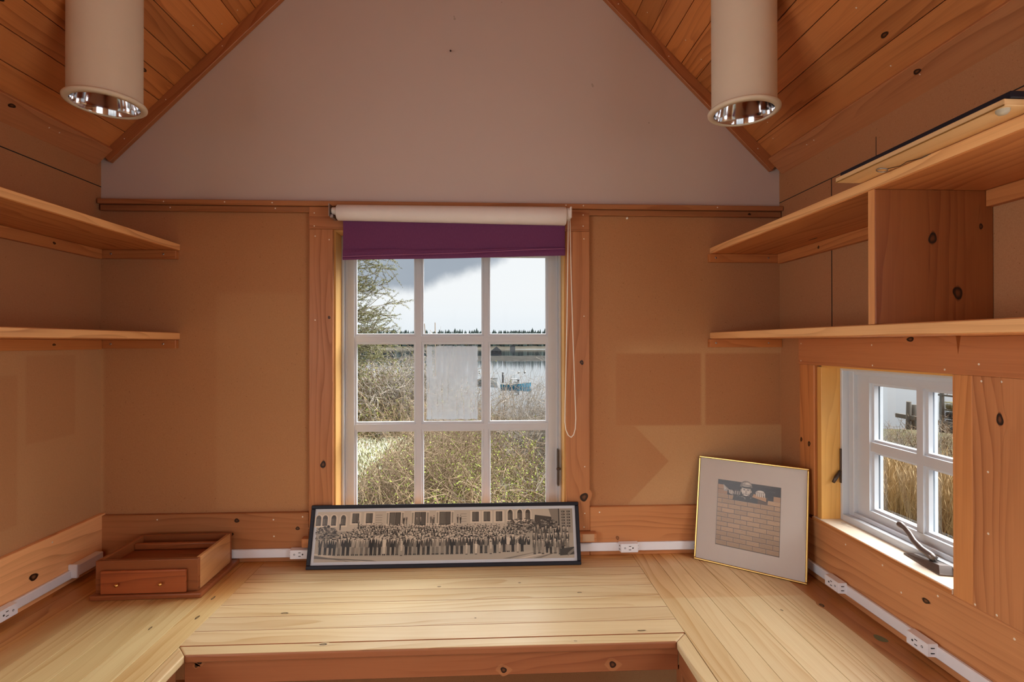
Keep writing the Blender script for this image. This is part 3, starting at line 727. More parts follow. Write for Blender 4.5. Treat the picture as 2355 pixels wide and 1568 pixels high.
# flat framed picture stored face up on the top shelf
t = thing('stored_picture', (.95, .98, 1.9312), 'long framed picture lying on the upper right shelf, its edge overhanging', 'picture')
m = MB(); m.box(.8150, 1.10, .785, 1.185, 1.9312, 1.9425, 'y', (1.15, 1.2, 1.3), .19, .001); b0 = m.build('backing', W_FRAME, t); b0['_at'] = t['_at']
m = MB(); m.box(.8225, 1.105, .782, 1.18, 1.9427, 1.954, 'y', bev=.0015); m.build('frame', BLACKF, t)
m = MB(); m.box(.8140, .8152, .785, 1.185, 1.9306, 1.9330, 'y'); m.build('gilt_edge', GOLD, t)
m = MB(); m.tube([(.846 + .010 * cos(a), 1.080 + .010 * sin(a), 1.9290 - .004 * (1 + cos(a)) * .5) for a in [2 * pi * k / 20 for k in range(20)]], .0013, 8, closed=True); m.build('hanging_ring', STEEL, b0)
m = MB(); m.tube([(.852, 1.074, 1.928), (.862, 1.05, 1.9265), (.860, 1.03, 1.9285), (.872, 1.01, 1.928), (.8745, .99, 1.9296)], .0008, 6); m.build('hanging_wire', BRONZE, b0)
m = MB(); m.lathe([(0, -.008), (.006, -.0075), (.009, -.004), (.0095, 0)], (.828, .800, 1.9312), 20); m.build('bumper', RUBBER, t)

# ================================================================== raceways with outlets
def outlet(parent, M, L=.066, ends=True, holes=True):
    """module seen from its front: local x along the strip, y out of the wall, z up"""
    m = MB(); bmx = bmesh.new()
    d0, d1 = .0, .026
    P = [(-L / 2 - .004, d0, -.017), (L / 2 + .004, d0, -.017), (L / 2 + .004, d0, .017), (-L / 2 - .004, d0, .017), (-L / 2, d1, -.0165), (L / 2, d1, -.0165), (L / 2, d1, .0155), (-L / 2, d1, .0155)]
    vs = [bmx.verts.new(p) for p in P]
    for q in ((0, 1, 5, 4), (1, 2, 6, 5), (2, 3, 7, 6), (3, 0, 4, 7), (4, 5, 6, 7), (3, 2, 1, 0)): bmx.faces.new([vs[i] for i in q])
    bmesh.ops.recalc_face_normals(bmx, faces=bmx.faces)
    bmesh.ops.bevel(bmx, geom=list(bmx.edges), offset=.0012, segments=2, affect='EDGES', clamp_overlap=True)
    m.bm(bmx, 'x', M=M); o = m.build('outlet', RACE, parent); o['_at'] = parent['_at']
    for (x, z, w, h) in ((.002, .0065, .0085, .0022), (.002, -.0065, .0085, .0022)):
        s = MB(); s.box(x - w / 2, x + w / 2, d1 - .001, d1 + .0004, z - h / 2, z + h / 2, M=M); s.build('slot', SLOT, o)
    s = MB(); s.lathe([(0, .0004), (.0028, .0004), (.0028, -.002)], (0, 0, 0), 12, M=M @ Matrix.Translation((.013, d1, 0)) @ Matrix.Rotation(-pi / 2, 4, 'X')); s.build('ground_hole', SLOT, o)
    s = MB(); s.lathe([(.0018, .0004), (.0030, .0004), (.0030, -.002)], (0, 0, 0), 12, M=M @ Matrix.Translation((-.017, d1, 0)) @ Matrix.Rotation(-pi / 2, 4, 'X')); s.build('ground_hole', SLOT, o)
    if ends:
        for sx in (-1, 1):
            for z in (.006, -.007):
                s = MB(); xx = sx * (L / 2 + .0020); s.box(xx - .0012, xx + .0012, .009, .018, z - .001, z + .001, M=M); s.build('slot', SLOT, o)
t = thing('outlet_raceway', (-.1, YB - .02, .775), 'white outlet raceway along the window wall behind the crowd photograph', 'raceway', 'white wall raceways')
m = MB(); m.box(-1.0, 1.10, YB - .032, YB - .020, .7585, .7905, 'x', bev=.0025); m.build('channel', RACE, t)
MB_ = lambda x: Matrix(((1, 0, 0, x), (0, -1, 0, YB - .030), (0, 0, 1, .7795), (0, 0, 0, 1)))
MBk = lambda x: Matrix(((1, 0, 0, x), (0, -1, 0, YB - .029), (0, 0, 1, .7785), (0, 0, 0, 1)))
outlet(t, MBk(-.695)); outlet(t, MBk(.5375))
for zz in (.777, .768):
    s = MB(); s.box(.795, .812, YB - .0325, YB - .0318, zz, zz + .0016); s.build('marking', SLOT, t)
t = thing('outlet_raceway', (XR - .02, 1.4, .78), 'white outlet raceway under the small window on the right wall', 'raceway', 'white wall raceways')
m = MB(); m.box(XR - .032, XR - .020, -.4, YB - .033, .7640, .7950, 'y', bev=.0025); m.build('channel', RACE, t)
MRt = lambda y: Matrix(((0, -1, 0, XR - .029), (1, 0, 0, y), (0, 0, 1, .7850), (0, 0, 0, 1)))
for y in (1.627, 1.295, .963): outlet(t, MRt(y))
t = thing('outlet_raceway', (XL + .02, 1.4, .775), 'white outlet raceway on the left wall beside the drawer box', 'raceway', 'white wall raceways')
m = MB(); m.box(XL + .020, XL + .032, -.4, YB - .033, .7590, .7890, 'y', bev=.0025); m.build('channel', RACE, t)
MLt = lambda y: Matrix(((0, 1, 0, XL + .029), (-1, 0, 0, y), (0, 0, 1, .7775), (0, 0, 0, 1)))
for y in (1.578, 1.246): outlet(t, MLt(y))
m = MB(); m.box(XL + .020, XL + .048, 1.842, 1.965, .764, .804, 'y', bev=.003); eb = m.build('end_box', RACE, t); eb['_at'] = t['_at']; eb['label'] = 'deeper white junction box'
m = MB(); m.box(XL + .020, XL + .050, 1.838, 1.850, .761, .807, 'y', bev=.002); m.build('collar', RACE, eb)
# scrap of clear tape on the window stool
m = MB(); m.box(.358, .403, YB - .0528, YB - .0521, .806, .833, 'x'); tag(m.build('tape_piece', CLEAR), 'scrap of clear tape stuck on the right end of the window stool', 'tape')

# ================================================================== roller blind
t = thing('roller_blind', (-.13, 1.955, 2.04), 'plum fabric roller blind rolled up over the centre window', 'blind')
def conex(m, x0, x1, z0, z1, r0, r1, y, n=32, mi=0):
    prof = [(r0 * .3, 0), (r0 - .004, 0), (r0, .004)] + [(r0 + (r1 - r0) * k / 10, .004 + (abs(x1 - x0) - .008) * k / 10) for k in range(1, 11)] + [(r1 - .004, abs(x1 - x0)), (r1 * .3, abs(x1 - x0))]
    d = V((x1 - x0, 0, z1 - z0)).normalized(); M = V((0, 0, 1)).rotation_difference(d).to_matrix().to_4x4()
    m.lathe(prof, (x0, y, z0), n, M, mi)
m = MB(); conex(m, -.5555, .2955, 2.0395, 2.0345, .0290, .0345, 1.955); m.build('roll', VINYL, t)
def drop(top, bot, y0, bulge=0):
    m = MB(); n = 40; b = len(m.v)
    xs = [-.538 + .832 * k / n for k in range(n + 1)]
    for off in (0, .0012):
        for r in range(9):
            q = r / 8
            for x in xs:
                u = (x + .538) / .832
                z = top(u) * (1 - q) + bot(u) * q
                yy = y0 + off + (.0009 * sin(u * 23 + 5 * q) - bulge * sin(q * pi)) * (1 if off == 0 else .7)
                m.v.append(V((x, yy, z)))
    N = n + 1
    for L in (0, 1):
        for r in range(8):
            for k in range(n):
                a = L * 9 * N + r * N + k
                m.face(None, None, (1, 1, 1, .5), None, 0, True, [a, a + 1, a + N + 1, a + N] if L else [a, a + N, a + N + 1, a + 1])
    return m
wv = lambda u: .0022 * sin(u * 7.5 + 1)
fold_t = lambda u: 1.9045 + .014 * u + wv(u); fold_b = lambda u: 1.8780 + .0365 * u + wv(u) * .6
bot = lambda u: 1.8655 + .022 * u + wv(u) * .5
fb = drop(lambda u: 2.03, lambda u: fold_b(u) - .004, 1.9705).build('fabric', FABRIC, t); fb['_at'] = t['_at']
drop(lambda u: fold_b(u) + .001, bot, 1.9660, .003).build('hem_bar', FABRIC, fb)
drop(lambda u: fold_t(u), lambda u: fold_b(u), 1.9665, .002).build('fold', FABRIC, fb)
m = MB(); m.tube([(-.538 + .832 * k / 30, 1.9622, fold_b(k / 30) - .001) for k in range(31)], .0011, 6); pp_ = m.build('piping', plain('pink_piping', (.42, .16, .30), .7, .1), fb)
m = MB(); m.box(-.580, -.5765, 1.930, 1.993, 2.022, 2.068, bev=.001); m.box(-.577, -.566, 1.940, 1.990, 2.018, 2.030, bev=.001); m.build('bracket', STEEL, t)
m = MB(); conex(m, -.5765, -.553, 2.045, 2.045, .014, .014, 1.955); m.build('end_plug', VINYL, t)
m = MB(); conex(m, .2955, .312, 2.042, 2.042, .024, .024, 1.955); m.box(.308, .3145, 1.930, 1.993, 2.024, 2.066, bev=.002); m.build('bracket', VINYL, t)
pts = [(.303, 2.030), (.3005, 1.85), (.2975, 1.65), (.293, 1.45), (.2895, 1.32), (.2888, 1.262), (.2925, 1.232), (.3010, 1.212), (.3120, 1.2035), (.3220, 1.213), (.3280, 1.235), (.3300, 1.275), (.326, 1.40), (.319, 1.60), (.313, 1.82), (.3090, 2.030)]
m = MB(); m.tube([(x, 1.944, z) for x, z in pts], .0021, 8); m.build('bead_chain', CORDM, t)

# ================================================================== ceiling downlights
def downlight(x, y, z, label):
    t = thing('hanging_downlight', (x, y, z), label, 'lamp', 'cylinder downlights')
    h = MB(); h.lathe([(.0890, .008), (.0895, .75)], (x, y, z), 64); h.build('housing', CREAM, t)
    m = MB(); m.lathe([(.0825, .003), (.0835, .0), (.096, .0015), (.0995, .005), (.100, .009), (.098, .012), (.085, .012)], (x, y, z), 64); m.build('trim_ring', CREAM, t)
    m = MB(); m.lathe([(.0835, .002), (.0815, .006), (.078, .03), (.070, .065), (.058, .10), (.040, .125)], (x, y, z), 64); r = m.build('reflector', CHROME, t); r['_at'] = t['_at']
    m = MB(); m.lathe([(.041, .124), (.02, .122), (0, .120)], (x, y, z), 32); m.build('lamp_disc', plain('dark_lamp_face', (.08, .08, .09), .3), r)
downlight(-1.098, 1.553, 2.2405, 'cream cylinder downlight hanging from the left roof slope')
downlight(.754, 1.501, 2.2310, 'cream cylinder downlight hanging from the right roof slope')

# ================================================================== small things on the walls
M = Matrix.Translation((-.1404, YB, 2.681)) @ Matrix.Rotation(radians(90 + 24), 4, 'X')
m = MB(); m.lathe([(0, .022), (.0036, .0215), (.0036, .0200), (.0012, .0195), (.0012, -.003)], (0, 0, 0), 14, M)
tag(m.build('nail', BRONZE), 'black nail driven into the grey gable', 'nail')
M = Matrix.Translation((.545, YB, 2.044)) @ Matrix.Rotation(radians(90), 4, 'X')
m = MB(); m.lathe([(0, .007), (.0036, .0066), (.0042, .005), (.0024, .003), (.0048, .001), (.0048, -.001)], (0, 0, 0), 16, M)
tag(m.build('push_pin', CORDM), 'white push pin in the fibreboard right of the window head', 'pin')
M = Matrix.Translation((XR, 1.662, 2.096)) @ Matrix.Rotation(radians(-90), 4, 'Y')
m = MB(); m.lathe([(0, .010), (.003, .0096), (.0036, .008), (.0012, .007), (.0012, -.002)], (0, 0, 0), 14, M)
tag(m.build('wall_tack', VINYL), 'small pale tack in the right wall above the stored picture', 'tack')

# ================================================================== drawer box on the left worktop
bx = thing('desk_drawer_box', (-1.262, 1.715, DESK), 'reddish wooden desk box with open tray top and a small drawer', 'desk box', rot=(0, 0, radians(.9)))
def loc_build(mb, name, mat, par): 
    par['_turned'] = 1; o = mb.build(name, mat, par); o['_turned'] = 1; return o
m = MB(); m.box(0, .344, 0, .272, 0, .0165, 'x', (1.05, 1.0, .95), .1, .004, seg=2); loc_build(m, 'plinth', W_BOX, bx)
B0, B1, D0, D1, HT = .009, .326, .016, .236, .121
m = MB(); m.box(B0, B1, D0, D0 + .016, .0166, HT, 'x', (.92, .88, .82), .22, .003, seg=2); loc_build(m, 'front_panel', W_BOX, bx)
m = MB(); m.box(B0, B0 + .014, D0 + .016, D1, .0166, HT, 'y', (1.2, 1.2, 1.1), .4, .002); loc_build(m, 'side_panel', W_BOX, bx)
m = MB(); m.box(B1 - .014, B1, D0 + .016, D1, .0166, HT, 'y', (1.9, 2.9, 3.3), .5, .002); o = loc_build(m, 'side_panel', W_BOX, bx); o['label'] = 'side panel tinted lighter for window light'  # tint lightened to carry window light on this side
m = MB(); m.box(B0, B1, D1, D1 + .013, .0166, HT + .002, 'x', (.9, .85, .8), .6, .002); loc_build(m, 'back_panel', W_BOX, bx)
m = MB(); m.box(B0 + .0145, B1 - .0145, D0 + .0165, D1 - .0005, .084, .090, 'x', (.95, .85, .75), .7); loc_build(m, 'tray', W_BOX, bx)
m = MB(); m.box(B0 + .0145, B1 - .0145, .180, .196, .0905, .112, 'x', (1.25, 1.2, 1.1), .8, .004, seg=2); loc_build(m, 'divider', W_BOX, bx)
m = MB(); m.box(.030, .294, D0 - .011, D0 - .0003, .0175, .092, 'x', (1.3, 1.05, .95), .9, .004, seg=2); dr = loc_build(m, 'drawer', W_BOX, bx)
for x in (.088, .221):
    m = MB(); m.lathe([(.0022, 0), (.0022, .005), (.0052, .008), (.0060, .0115), (.0045, .0145), (0, .0155)], (0, 0, 0), 20, Matrix.Translation((x, D0 - .011, .051)) @ Matrix.Rotation(radians(90), 4, 'X'))
    loc_build(m, 'knob', BRASS, dr)

# ================================================================== printed pictures: flat ink shapes on a sheet
class Ink(MB):
    """sheet in the XZ plane facing -Y; later shapes lie a hair in front of earlier ones"""
    def __init__(s): super().__init__(); s.col = []; s.lay = 0
    def poly(s, pts, col, up=True):
        if up: s.lay += 1
        y = -.00002 * min(s.lay, 60) - .0000008 * s.lay
        a = sum(pts[i][0] * pts[(i + 1) % len(pts)][1] - pts[(i + 1) % len(pts)][0] * pts[i][1] for i in range(len(pts)))
        if a < 0: pts = pts[::-1]
        s.face([V((p[0], y, p[1])) for p in pts]); s.col.append(col)
    def rect(s, x0, x1, z0, z1, col): s.poly([(x0, z0), (x1, z0), (x1, z1), (x0, z1)], col)
    def oval(s, cx, cz, rx, rz, col, n=10, a0=0, a1=2 * pi):
        s.poly([(cx + rx * cos(a0 + (a1 - a0) * k / n), cz + rz * sin(a0 + (a1 - a0) * k / n)) for k in range(n + (0 if abs(a1 - a0 - 2 * pi) < 1e-6 else 1))], col)
def sep(t, a=(.016, .011, .008), b=(.78, .67, .52)):
    t = max(0, min(1, t)); t = t ** 1.5
    return tuple(a[i] + (b[i] - a[i]) * t for i in range(3))

# ---- long group photograph leaning under the window
PW, PH, TILT = 1.0, .222, 17.5
ph = thing('framed_photograph', (-.6557, 1.9130, DESK + .0012), 'long black-framed sepia photograph of a crowd leaning under the window', 'photograph', rot=(radians(-TILT), 0, radians(-.25)))
fw = .0135
m = MB()
for (a, b, c, d, ax) in ((0, PW, 0, fw, 'x'), (0, PW, PH - fw, PH, 'x'), (0, fw, fw, PH - fw, 'z'), (PW - fw, PW, fw, PH - fw, 'z')): m.box(a, b, 0, .016, c, d, ax, bev=.0018)
loc_build(m, 'frame', BLACKF, ph)
m = MB(); m.box(fw, PW - fw, .0075, .0095, fw, PH - fw); loc_build(m, 'mount', MATW, ph)
m = MB(); m.box(fw * .5, PW - fw * .5, .0105, .0150, fw * .5, PH - fw * .5, 'x'); loc_build(m, 'backing', W_FRAME, ph)
I = Ink(); R = random.Random(3)
x0, x1, z0, z1 = .024, .976, .024, .198
nx = lambda u: x0 + (x1 - x0) * u
nz = lambda v: z0 + (z1 - z0) * v
I.rect(x0, x1, z0, z1, sep(.62))
I.rect(nx(.0), nx(.86), nz(.60), nz(1), sep(.80))                      # facade
for k in range(14): I.rect(nx(0), nx(.84), nz(.64 + k * .026), nz(.6415 + k * .026), sep(.70))
I.poly([(nx(.855), nz(.78)), (nx(.925), nz(.70)), (nx(.905), nz(1)), (nx(.855), nz(1))], sep(.78)); I.poly([(nx(.845), nz(.60)), (nx(.935), nz(.60)), (nx(.935), nz(.82)), (nx(.85), nz(.88))], sep(.18))
I.poly([(nx(.905), nz(1)), (nx(.93), nz(.55)), (nx(.945), nz(.55)), (nx(.945), nz(1))], sep(.45))
I.rect(nx(.943), nx(1), nz(.50), nz(1), sep(.55)); I.rect(nx(.943), nx(.947), nz(.1), nz(1), sep(.1))
for k in range(6):
    for q in (.963, .984): I.rect(nx(q - .007), nx(q + .006), nz(.62 + .06 * k), nz(.655 + .06 * k), sep(.15)); I.rect(nx(q - .004), nx(q + .001), nz(.632 + .06 * k), nz(.645 + .06 * k), sep(.6))
def win(u, w, v0, v1, arch=False):
    I.rect(nx(u - w * .8), nx(u + w * .8), nz(v0 - .03), nz(v1 + (.02 if not arch else 0)), sep(.93))
    if arch: I.oval(nx(u), nz(v1), (x1 - x0) * w * .8, .014, sep(.93), 10, 0, pi); I.oval(nx(u), nz(v1), (x1 - x0) * w * .5, .0105, sep(.2), 10, 0, pi)
    I.rect(nx(u - w * .5), nx(u + w * .5), nz(v0), nz(v1), sep(.14))
    I.rect(nx(u - w * .44), nx(u - w * .06), nz(v0 + .02), nz(v1 - .01), sep(.33)); I.rect(nx(u + w * .08), nx(u + w * .42), nz(v0 + .02), nz(v1 - .01), sep(.26))
    I.rect(nx(u - w * .02), nx(u + w * .02), nz(v0), nz(v1), sep(.5))
for u in (.005, .03, .063, .10): win(u, .019, .72, .87, True)
for u in (.147, .20, .615, .66, .708): win(u, .026, .76, .96)
for u in (.30, .398, .495): 
    win(u, .044, .70, .97); I.rect(nx(u - .033), nx(u - .026), nz(.74), nz(.96), sep(.55)); I.rect(nx(u + .026), nx(u + .033), nz(.74), nz(.96), sep(.55))
for u in (.752, .79, .822): win(u, .019, .78, .93, True)
for k in range(4): I.rect(nx(.225), nx(.25), nz(.76 + k * .05), nz(.775 + k * .05), sep(.58))
for k in range(4): I.rect(nx(.555), nx(.58), nz(.76 + k * .05), nz(.775 + k * .05), sep(.58))
for (cu, cv, ru, rv, n) in ((.035, .56, .045, .17, 170), (.80, .66, .065, .15, 240), (.90, .66, .04, .14, 120)):           # trees
    for _ in range(n):
        a = R.random() * 2 * pi; q = sqrt(R.random()); u = cu + ru * q * cos(a); v = cv + rv * q * sin(a)
        if 0 < u < .99: I.oval(nx(u), nz(v), R.uniform(.002, .006), R.uniform(.0015, .004), sep(R.choice((.1, .16, .22, .34, .5))), 6)
# ground with converging kerb lines
I.poly([(nx(0), nz(.0)), (nx(1), nz(.0)), (nx(1), nz(.14)), (nx(.88), nz(.17)), (nx(.75), nz(.155)), (nx(.5), nz(.10)), (nx(.2), nz(.10)), (nx(0), nz(.17))], sep(.66))
for (a, b, c, d, tn) in ((0, .13, .0, .06, .3), (0, .17, .06, .02, .85), (0, .10, .10, .07, .28), (.70, .24, .84, .13, .9), (.72, .02, .85, .13, .4), (.78, .02, .9, .12, .85), (.84, .02, .93, .12, .4)):
    if a == 0: I.poly([(nx(0), nz(b)), (nx(c + .12), nz(d - .05 if d > .05 else 0)), (nx(c + .14), nz(0)), (nx(0), nz(b - .03))], sep(tn))
    else: I.poly([(nx(a), nz(b * .5)), (nx(c), nz(d)), (nx(c + .006), nz(d)), (nx(a + .03), nz(b * .5))], sep(tn))
def person(u, v, s, tone, coat=True):
    s *= 1.5; x, z = nx(u), nz(v); face = sep(R.uniform(.72, .95)); hair = sep(R.choice((.08, .1, .15, .5, .9)))
    w = .0042 * s
    if coat:
        leg = sep(max(.03, tone - R.uniform(-.05, .25)))
        I.poly([(x - w * .62, z), (x - w * .06, z), (x - w * .0, z + .017 * s), (x - w * .75, z + .017 * s)], leg)
        I.poly([(x + w * .07, z), (x + w * .62, z), (x + w * .75, z + .017 * s), (x + w * .0, z + .017 * s)], leg)
        I.rect(x - w * .75, x - w * .1, z - .0014 * s, z + .0012 * s, sep(.06)); I.rect(x + w * .1, x + w * .75, z - .0014 * s, z + .0012 * s, sep(.06))
        z += .015 * s
    I.poly([(x - w * .8, z), (x + w * .8, z), (x + w * 1.1, z + .0115 * s), (x + w * .8, z + .0155 * s), (x - w * .8, z + .0155 * s), (x - w * 1.1, z + .0115 * s)], sep(tone))
    I.poly([(x - w * 1.05, z + .002 * s), (x - w * .75, z + .001 * s), (x - w * .72, z + .013 * s), (x - w * 1.05, z + .012 * s)], sep(tone * .6))
    I.poly([(x - w * .28, z + .0155 * s), (x + w * .28, z + .0155 * s), (x, z + .008 * s)], sep(.9))
    I.oval(x, z + .0190 * s, .0024 * s, .0031 * s, face, 8)
    if R.random() < .4:
        I.oval(x, z + .0212 * s, .0040 * s, .0009 * s, hair, 8); I.oval(x, z + .0222 * s, .0024 * s, .0016 * s, hair, 8)
    else: I.oval(x, z + .0207 * s, .0025 * s, .0018 * s, hair, 8)
    I.rect(x - .0012 * s, x + .0012 * s, z + .0184 * s, z + .0188 * s, sep(.3))
for (u, v) in ((.335, .72), (.345, .73), (.44, .74), (.452, .73), (.447, .70), (.545, .73), (.556, .72), (.16, .66), (.09, .62), (.385, .70), (.40, .70)): person(u, v + .01, .5, R.choice((.1, .2, .35)))
rows = 11
for r in range(rows):
    q = r / (rows - 1); v = .62 - q * .34
    ul = .17 - q * .13 + .0; ur = .74 + q * .09
    s = .52 + q * .34; step = .0100 + q * .0040
    u = ul + R.random() * step
    while u < ur:
        cv = v + .02 * sin(u * 8) * (1 - q) + R.uniform(-.012, .012)
        if not (u > .70 and q < .35 and R.random() < .6): person(u, cv, s * R.uniform(.92, 1.08), R.choice((.06, .08, .1, .14, .2, .3, .5, .75)), coat=False)
        u += step * R.uniform(.8, 1.2)
u = .02
while u < .80:                                                         # standing front row
    bow = .125 + .05 * abs(u - .42) ** 1.3 + (.015 if u > .7 else 0)
    if u < .06: bow += .012
    if R.random() < .14: person(u, bow - .02, R.uniform(.68, .8), R.choice((.8, .95)))
    else: person(u, bow, R.uniform(.98, 1.16), R.choice((.05, .07, .1, .13, .2, .28, .45, .62, .9)))
    u += R.uniform(.0150, .0205)
for r in range(3):                                                     # band at the right
    for k in range(9): person(.845 + k * .0165 + R.uniform(-.004, .004), .36 - r * .13 + R.uniform(-.02, .02), R.uniform(.84, .96), R.choice((.2, .3, .45, .55, .1)))
I.poly([(nx(.945), nz(.05)), (nx(1), nz(.07)), (nx(1), nz(.22)), (nx(.945), nz(.18))], sep(.13)); I.poly([(nx(.975), nz(.04)), (nx(1), nz(.14)), (nx(1), nz(.2)), (nx(.975), nz(.1))], sep(.4))
o = bpy.data.objects
pr = Ink(); pr = I
for i, p in enumerate(I.v): I.v[i] = V((p[0], .0072 + p[1] * .35, p[2]))
ob = I.build('print', PRINT, ph, ink=I.col)

# ---- picture of a mason behind a brick wall leaning in the right corner
QW, QH = .376, .384
pic = thing('framed_picture', (.7775, 1.9430, DESK + .0012), 'gold-framed picture of a mason peering over a brick wall, leaning in the corner', 'picture', rot=(radians(-11.5), 0, -math.atan2(.2317, .2964)))
fw = .0065
m = MB()
for (a, b, c, d, ax) in ((0, QW, 0, fw, 'x'), (0, QW, QH - fw, QH, 'x'), (0, fw, fw, QH - fw, 'z'), (QW - fw, QW, fw, QH - fw, 'z')): m.box(a, b, 0, .018, c, d, ax, bev=.0022, seg=2)
loc_build(m, 'frame', GOLD, pic)
m = MB(); m.box(fw, QW - fw, .004, .006, fw, QH - fw); loc_build(m, 'mount', MATG, pic)
m = MB(); m.box(fw * .6, QW - fw * .6, .0072, .015, fw * .6, QH - fw * .6, 'x'); loc_build(m, 'backing', W_FRAME, pic)
I = Ink(); R = random.Random(5)
ax0, ax1, az0, az1 = .0760, .2880, .0700, .3040
I.rect(ax0 - .0015, ax1 + .0015, az0 - .0015, az1 + .0015, (.10, .075, .055))
I.rect(ax0, ax1, az0, az1, (.045, .034, .030))
for k in range(46):
    zz = R.uniform(az1 - .06, az1 - .002); xx = R.uniform(ax0, ax1 - .03); I.rect(xx, xx + R.uniform(.01, .03), zz, zz + .0006, (.10, .08, .07))
W_ = ax1 - ax0; rows = 11; rh = (az1 - .050 - az0) / rows; bw = W_ / 4.8
MORT = (.40, .31, .235)
top = az0 + rows * rh
I.rect(ax0, ax1, az0, top - rh * .0, (.12, .075, .045))
for r in range(rows):
    off = -bw * (.5 if r % 2 else .0) - bw * .12
    x = ax0 + off; z = az0 + r * rh
    while x < ax1:
        a, b = max(x, ax0), min(x + bw - .0016, ax1)
        if b - a > .002:
            t = R.uniform(.82, 1.1); lowf = .82 + .18 * min(1, r / 6)
            if not (r == rows - 1 and ax0 + .075 < (a + b) / 2 < ax0 + .165):
                I.rect(a, b, z + .0016, z + rh - .0004, (.44 * t * lowf, .29 * t * lowf, .165 * t * lowf))
                I.rect(a, b, z + rh - .0016, z + rh - .0006, MORT); I.rect(a, a + .0012, z + .0016, z + rh - .0006, MORT)
                for _ in range(5):
                    qx = R.uniform(a, b); qz = R.uniform(z + .003, z + rh - .003); I.rect(qx, min(b, qx + R.uniform(.002, .008)), qz, qz + .0004, (.20, .115, .06))
        x += bw
I.rect(ax0, ax0 + .033, top, top + rh, (.36, .215, .12)); I.rect(ax0, ax0 + .020, top + rh * 1.08, top + rh * 2.0, (.40, .24, .13)); I.rect(ax1 - .022, ax1, top, top + rh, (.40, .24, .13))
cx = ax0 + .098
g1, g2, g3, g4 = (.055, .046, .040), (.20, .17, .145), (.40, .35, .30), (.62, .57, .50)
# shoulders and sleeves
I.poly([(cx - .046, top - rh), (cx - .040, top + .012), (cx - .018, top + .020), (cx + .022, top + .020), (cx + .040, top + .008), (cx + .040, top - rh)], g1)
for k in range(14): 
    qx = cx + R.uniform(-.036, .030); qz = top + R.uniform(-.008, .012); I.rect(qx, qx + R.uniform(.003, .008), qz, qz + .0012, R.choice((g2, g3)))
I.poly([(cx - .044, top + .004), (cx - .020, top + .006), (cx - .022, top + .019), (cx - .040, top + .018)], g2)
for k in range(6): I.poly([(cx - .042 + k * .004, top + .005), (cx - .0405 + k * .004, top + .005), (cx - .039 + k * .004, top + .018), (cx - .041 + k * .004, top + .018)], g3 if k % 2 else g1)
# trowel in the left hand
I.poly([(ax0 + .021, top + .012), (ax0 + .018, top + .036), (ax0 + .038, top + .020), (ax0 + .034, top + .011)], (.34, .30, .26)); I.poly([(ax0 + .021, top + .014), (ax0 + .0195, top + .033), (ax0 + .030, top + .020)], (.48, .43, .38))
I.poly([(ax0 + .034, top + .017), (ax0 + .044, top + .014), (ax0 + .043, top + .010), (ax0 + .033, top + .013)], g1)
I.oval(ax0 + .047, top + .011, .009, .008, g3, 12)
for k in range(4): I.poly([(ax0 + .037 + k * .0038, top + .018 - k * .0030), (ax0 + .041 + k * .0038, top + .019 - k * .0030), (ax0 + .0435 + k * .0035, top + .012 - k * .003), (ax0 + .040 + k * .0035, top + .010 - k * .003)], g4 if k % 2 == 0 else g3); I.rect(ax0 + .040 + k * .0036, ax0 + .0408 + k * .0036, top + .011 - k * .003, top + .018 - k * .003, g1)
# head and flat cap
I.oval(cx, top + .024, .0165, .020, g3, 18); I.oval(cx - .001, top + .021, .014, .0165, g4, 18)
I.oval(cx - .0165, top + .022, .003, .005, g3, 8); I.oval(cx + .0165, top + .022, .003, .005, g3, 8)
I.rect(cx - .011, cx - .003, top + .0265, top + .0285, g1); I.rect(cx + .003, cx + .011, top + .0265, top + .0285, g1)
I.oval(cx - .0065, top + .0245, .0028, .0012, g1, 8); I.oval(cx + .0065, top + .0245, .0028, .0012, g1, 8)
I.poly([(cx - .0015, top + .027), (cx + .0015, top + .027), (cx + .0042, top + .0165), (cx - .0035, top + .0165)], g3); I.rect(cx - .004, cx + .0045, top + .0155, top + .0168, g2)
I.oval(cx, top + .0112, .0065, .0012, g1, 10); I.poly([(cx - .010, top + .014), (cx - .008, top + .005), (cx - .006, top + .006), (cx - .0085, top + .015)], g2); I.poly([(cx + .010, top + .014), (cx + .008, top + .005), (cx + .006, top + .006), (cx + .0085, top + .015)], g2)
I.oval(cx, top + .0395, .0205, .0185, g2, 18, 0, pi); I.oval(cx + .002, top + .0405, .0165, .0145, g3, 16, .2, pi - .2); I.oval(cx + .004, top + .047, .008, .0055, g4, 12)
I.oval(cx, top + .0385, .0215, .0062, g2, 18); I.oval(cx + .002, top + .0350, .018, .0042, g1, 16); I.oval(cx, top + .0395, .014, .0028, g3, 14)
# right hand on a brick
bxx = cx + .022
I.poly([(bxx, top + .004), (bxx + .004, top + .016), (bxx + .046, top + .008), (bxx + .046, top - .006)], (.46, .275, .14)); I.poly([(bxx + .046, top + .008), (bxx + .052, top + .011), (bxx + .052, top - .004), (bxx + .046, top - .006)], (.08, .05, .035)); I.poly([(bxx, top + .004), (bxx + .046, top - .006), (bxx + .046, top - .009), (bxx, top + .001)], (.06, .04, .03))
I.oval(bxx + .026, top + .020, .0165, .0115, g3, 16)
for k in range(5):
    fx = bxx + .013 + k * .0062; I.poly([(fx, top + .022), (fx + .0038, top + .022), (fx + .0030 + (k - 2) * .001, top + .008), (fx + .0002 + (k - 2) * .001, top + .008)], g4); I.rect(fx - .0010, fx - .0002, top + .009, top + .023, g1)
I.oval(bxx + .027, top + .0275, .011, .0035, g4, 12)
for i, p in enumerate(I.v): I.v[i] = V((p[0], .0037 + p[1] * .35, p[2]))
I.build('print', PRINT, pic, ink=I.col)

